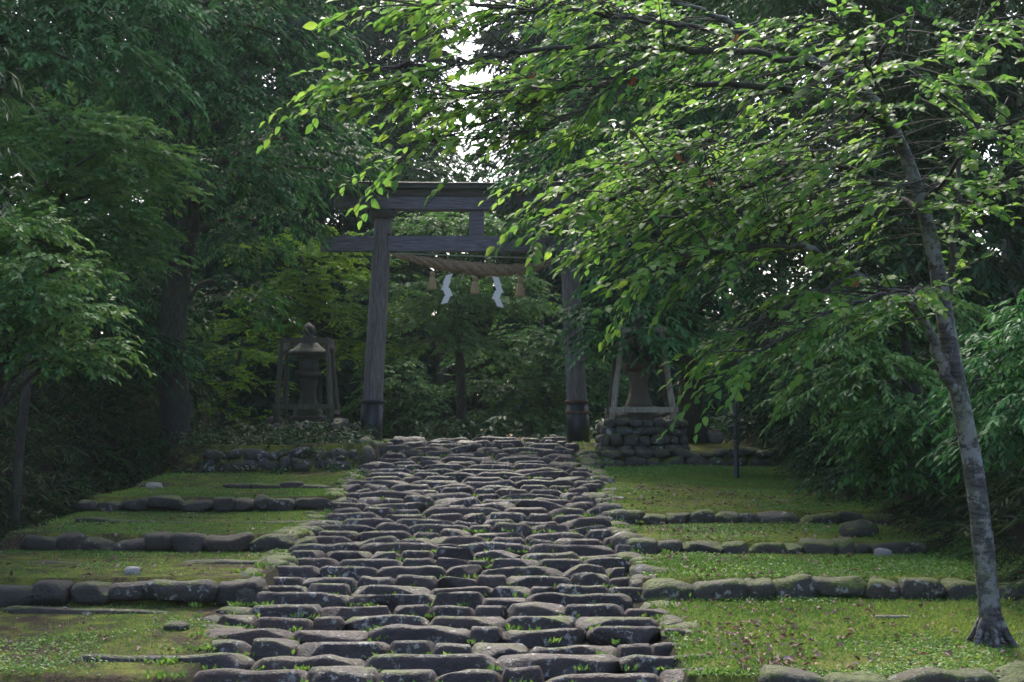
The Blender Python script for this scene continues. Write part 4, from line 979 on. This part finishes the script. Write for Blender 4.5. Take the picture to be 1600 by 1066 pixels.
# ------------------------------------------------------------------ grass, weeds and fallen leaves
def ground_cover():
    rng = np.random.default_rng(99)
    def spread(n, fx, fy): return rng.uniform(*fx, n), rng.uniform(*fy, n)
    def mesh(name, label, x, y, h, mat, width, lean, cat):
        n = len(x); A = np.stack([x, y, gz(x, y)-.004], -1)
        D = unit(np.stack([rng.normal(0, lean, n), rng.normal(0, lean, n), np.ones(n)], -1)); N = rng.normal(0, 1, (n, 3))
        tpl = leaf_tpl(width); V, T = leaf_arrays(A, D, N, h, tpl); TRI[0] += len(T)
        tn = np.clip(.5+.3*snoise(A, 1.1, 2)+rng.normal(0, .15, n), 0, 1)
        org = np.array([x.mean(), y.mean(), float(gz(x.mean(), y.mean()))])
        tag(link(name, trimesh(name, V-org, T, np.repeat(tn, 4)), M[mat], None, org), label, cat, kind='stuff')
    x, y = spread(130000, (1.15, 4.6), (9.4, 23.4)); q = np.stack([x, y, 0*x], -1)
    m = (snoise(q, 1.0, 1)+.5*snoise(q, 3.1, 2)+.45*(y > 15.5)+.35*((y > 12.6) & (y < 13.9)) > rng.uniform(-.7, .8, len(x)))
    x, y = x[m], y[m]; mesh('grass', 'short green grass and clover on the right lawns', x, y, rng.uniform(.008, .032, len(x))*(1+.5*(y < 14)), 'grass', .34, .8, 'grass')
    x, y = spread(130000, (-5.3, -2.1), (9.4, 21.9)); q = np.stack([x, y, 0*x], -1)
    m = (snoise(q, 1.2, 0)+.6*snoise(q, 3.3, 1) > rng.uniform(-.5, 1.0, len(x)))
    x, y = x[m], y[m]; mesh('grass', 'sparse tufts of grass on the bare left terraces', x, y, rng.uniform(.008, .035, len(x)), 'grass', .3, .8, 'grass')
    # round-leaved clover and seedlings in drifts
    x = np.concatenate([rng.uniform(1.15, 4.6, 95000), rng.uniform(-5.2, -2.1, 40000)]); y = 9.4+14*rng.uniform(0, 1, len(x))**1.25; q = np.stack([x, y, 0*x], -1)
    m = (snoise(q, 1.3, 2)+.7*snoise(q, 4.0, 0)+.55*((y > 12.6) & (y < 14.4) & (x > 0))+.3*((y > 16.8) & (x > 0))-.45*(x < 0) > rng.uniform(-.1, .9, len(x))) & (y < np.where(x > 0, 23.3, 21.8)); x, y = x[m], y[m]; n = len(x)
    A = np.stack([x, y, gz(x, y)+rng.uniform(.004, .045, n)*np.clip(.5+.5*snoise(np.stack([x, y, 0*x], -1), 2.0, 1), .2, 1)], -1)
    D = unit(np.stack([rng.normal(0, 1, n), rng.normal(0, 1, n), rng.normal(.1, .4, n)], -1)); N = np.array([0, -.25, 1.0])+rng.normal(0, .45, (n, 3))
    tpl = leaf_tpl(.75, False, .15, .2); V, T = leaf_arrays(A, D, N, rng.uniform(.014, .034, n), tpl); org = np.array([1.5, 14, float(gz(1.5, 14))]); TRI[0] += len(T)
    tn = np.clip(.5+.3*snoise(A, 1.7, 1)+rng.normal(0, .2, n), 0, 1)
    tag(link('clover', trimesh('clover', V-org, T, np.repeat(tn, 4)), M['weed'], None, org), 'drifts of small round-leaved clover on the terraces', 'clover', kind='stuff')
    # weeds in the joints of the stairs and along their edges
    n = 620; r = rng.integers(0, NROW, n); cx = rng.uniform(-2.3, 1.3, n); cx[:120] = -2.3+rng.normal(0, .12, 120); cx[120:210] = 1.3+rng.normal(0, .14, 90)
    cy_ = np.array(row_y)[r]-.045+rng.normal(0, .025, n)
    k = 9; x = np.repeat(cx, k)+rng.normal(0, .035, n*k); y = np.repeat(cy_, k)+rng.normal(0, .02, n*k)
    A = np.stack([x, y, np.maximum(_ip(PATHP, y)+.015, np.where(x < PX0, gz(x, y), -9))], -1)
    A[:, 2] = np.where(x > PX1, np.maximum(gz(x, y), A[:, 2]), A[:, 2])
    D = unit(np.stack([rng.normal(0, .8, n*k), rng.normal(-.3, .6, n*k), np.ones(n*k)], -1)); N = rng.normal(0, 1, (n*k, 3))
    tpl = leaf_tpl(.5); V, T = leaf_arrays(A, D, N, rng.uniform(.02, .062, n*k), tpl)
    org = np.array([-.5, 15, float(_ip(PATHP, 15))])
    tag(link('weeds', trimesh('weeds', V-org, T, np.repeat(rng.uniform(0, 1, n*k), 4)), M['weed'], None, org), 'small bright weeds sprouting between the stair stones', 'weeds', kind='stuff')
    n = 1500; x = 1.3+np.abs(rng.normal(0, 1.6, n)); y = rng.uniform(9.4, 20, n); x[:300] = 1.75+rng.normal(0, .22, 300); y[:300] = rng.uniform(9.5, 11.2, 300)
    x = np.concatenate([x, rng.uniform(-5.2, -2.2, 260)]); y = np.concatenate([y, rng.uniform(9.5, 18, 260)]); m = (x < 4.8); x, y = x[m], y[m]; n = len(x)
    keep = rng.uniform(0, 1, n) < np.where((x > 1.3) & (x < 2.4) & (y < 11.3), .55, 1.0); x, y = x[keep], y[keep]; n = len(x)
    A = np.stack([x, y, gz(x, y)+.02], -1); D = unit(np.stack([rng.normal(0, 1, n), rng.normal(0, 1, n), rng.normal(0, .25, n)], -1)); N = np.array([0, 0, 1.0])+rng.normal(0, .35, (n, 3))
    tpl = leaf_tpl(.55, False, .3, .35); V, T = leaf_arrays(A, D, N, rng.uniform(.03, .075, n), tpl); org = np.array([1.5, 14, float(gz(1.5, 14))])
    tag(link('fallen_leaves', trimesh('fallen_leaves', V-org, T, np.repeat(rng.uniform(0, 1, n), 4)), M['litter'], None, org), 'pinkish brown fallen leaves scattered on the lawns', 'leaf litter', kind='stuff')
ground_cover()

# ------------------------------------------------------------------ damp forest air
def haze():
    m, t, n, l = newmat('haze')
    v = n.new('ShaderNodeVolumePrincipled'); v.inputs['Color'].default_value = (.76, .95, .96, 1); v.inputs['Density'].default_value = .00038; v.inputs['Anisotropy'].default_value = .5
    o = n.new('ShaderNodeOutputMaterial'); l.new(v.outputs[0], o.inputs['Volume'])
    v_, f_ = box(-60, 60, -30, 100, -9, 30)
    o_ = wlink('haze', v_, f_, m, None, False, kind='stuff'); tag(o_, 'thin pale haze filling the forest air', 'haze')
haze()
print('LEAF TRIS', TRI[0])
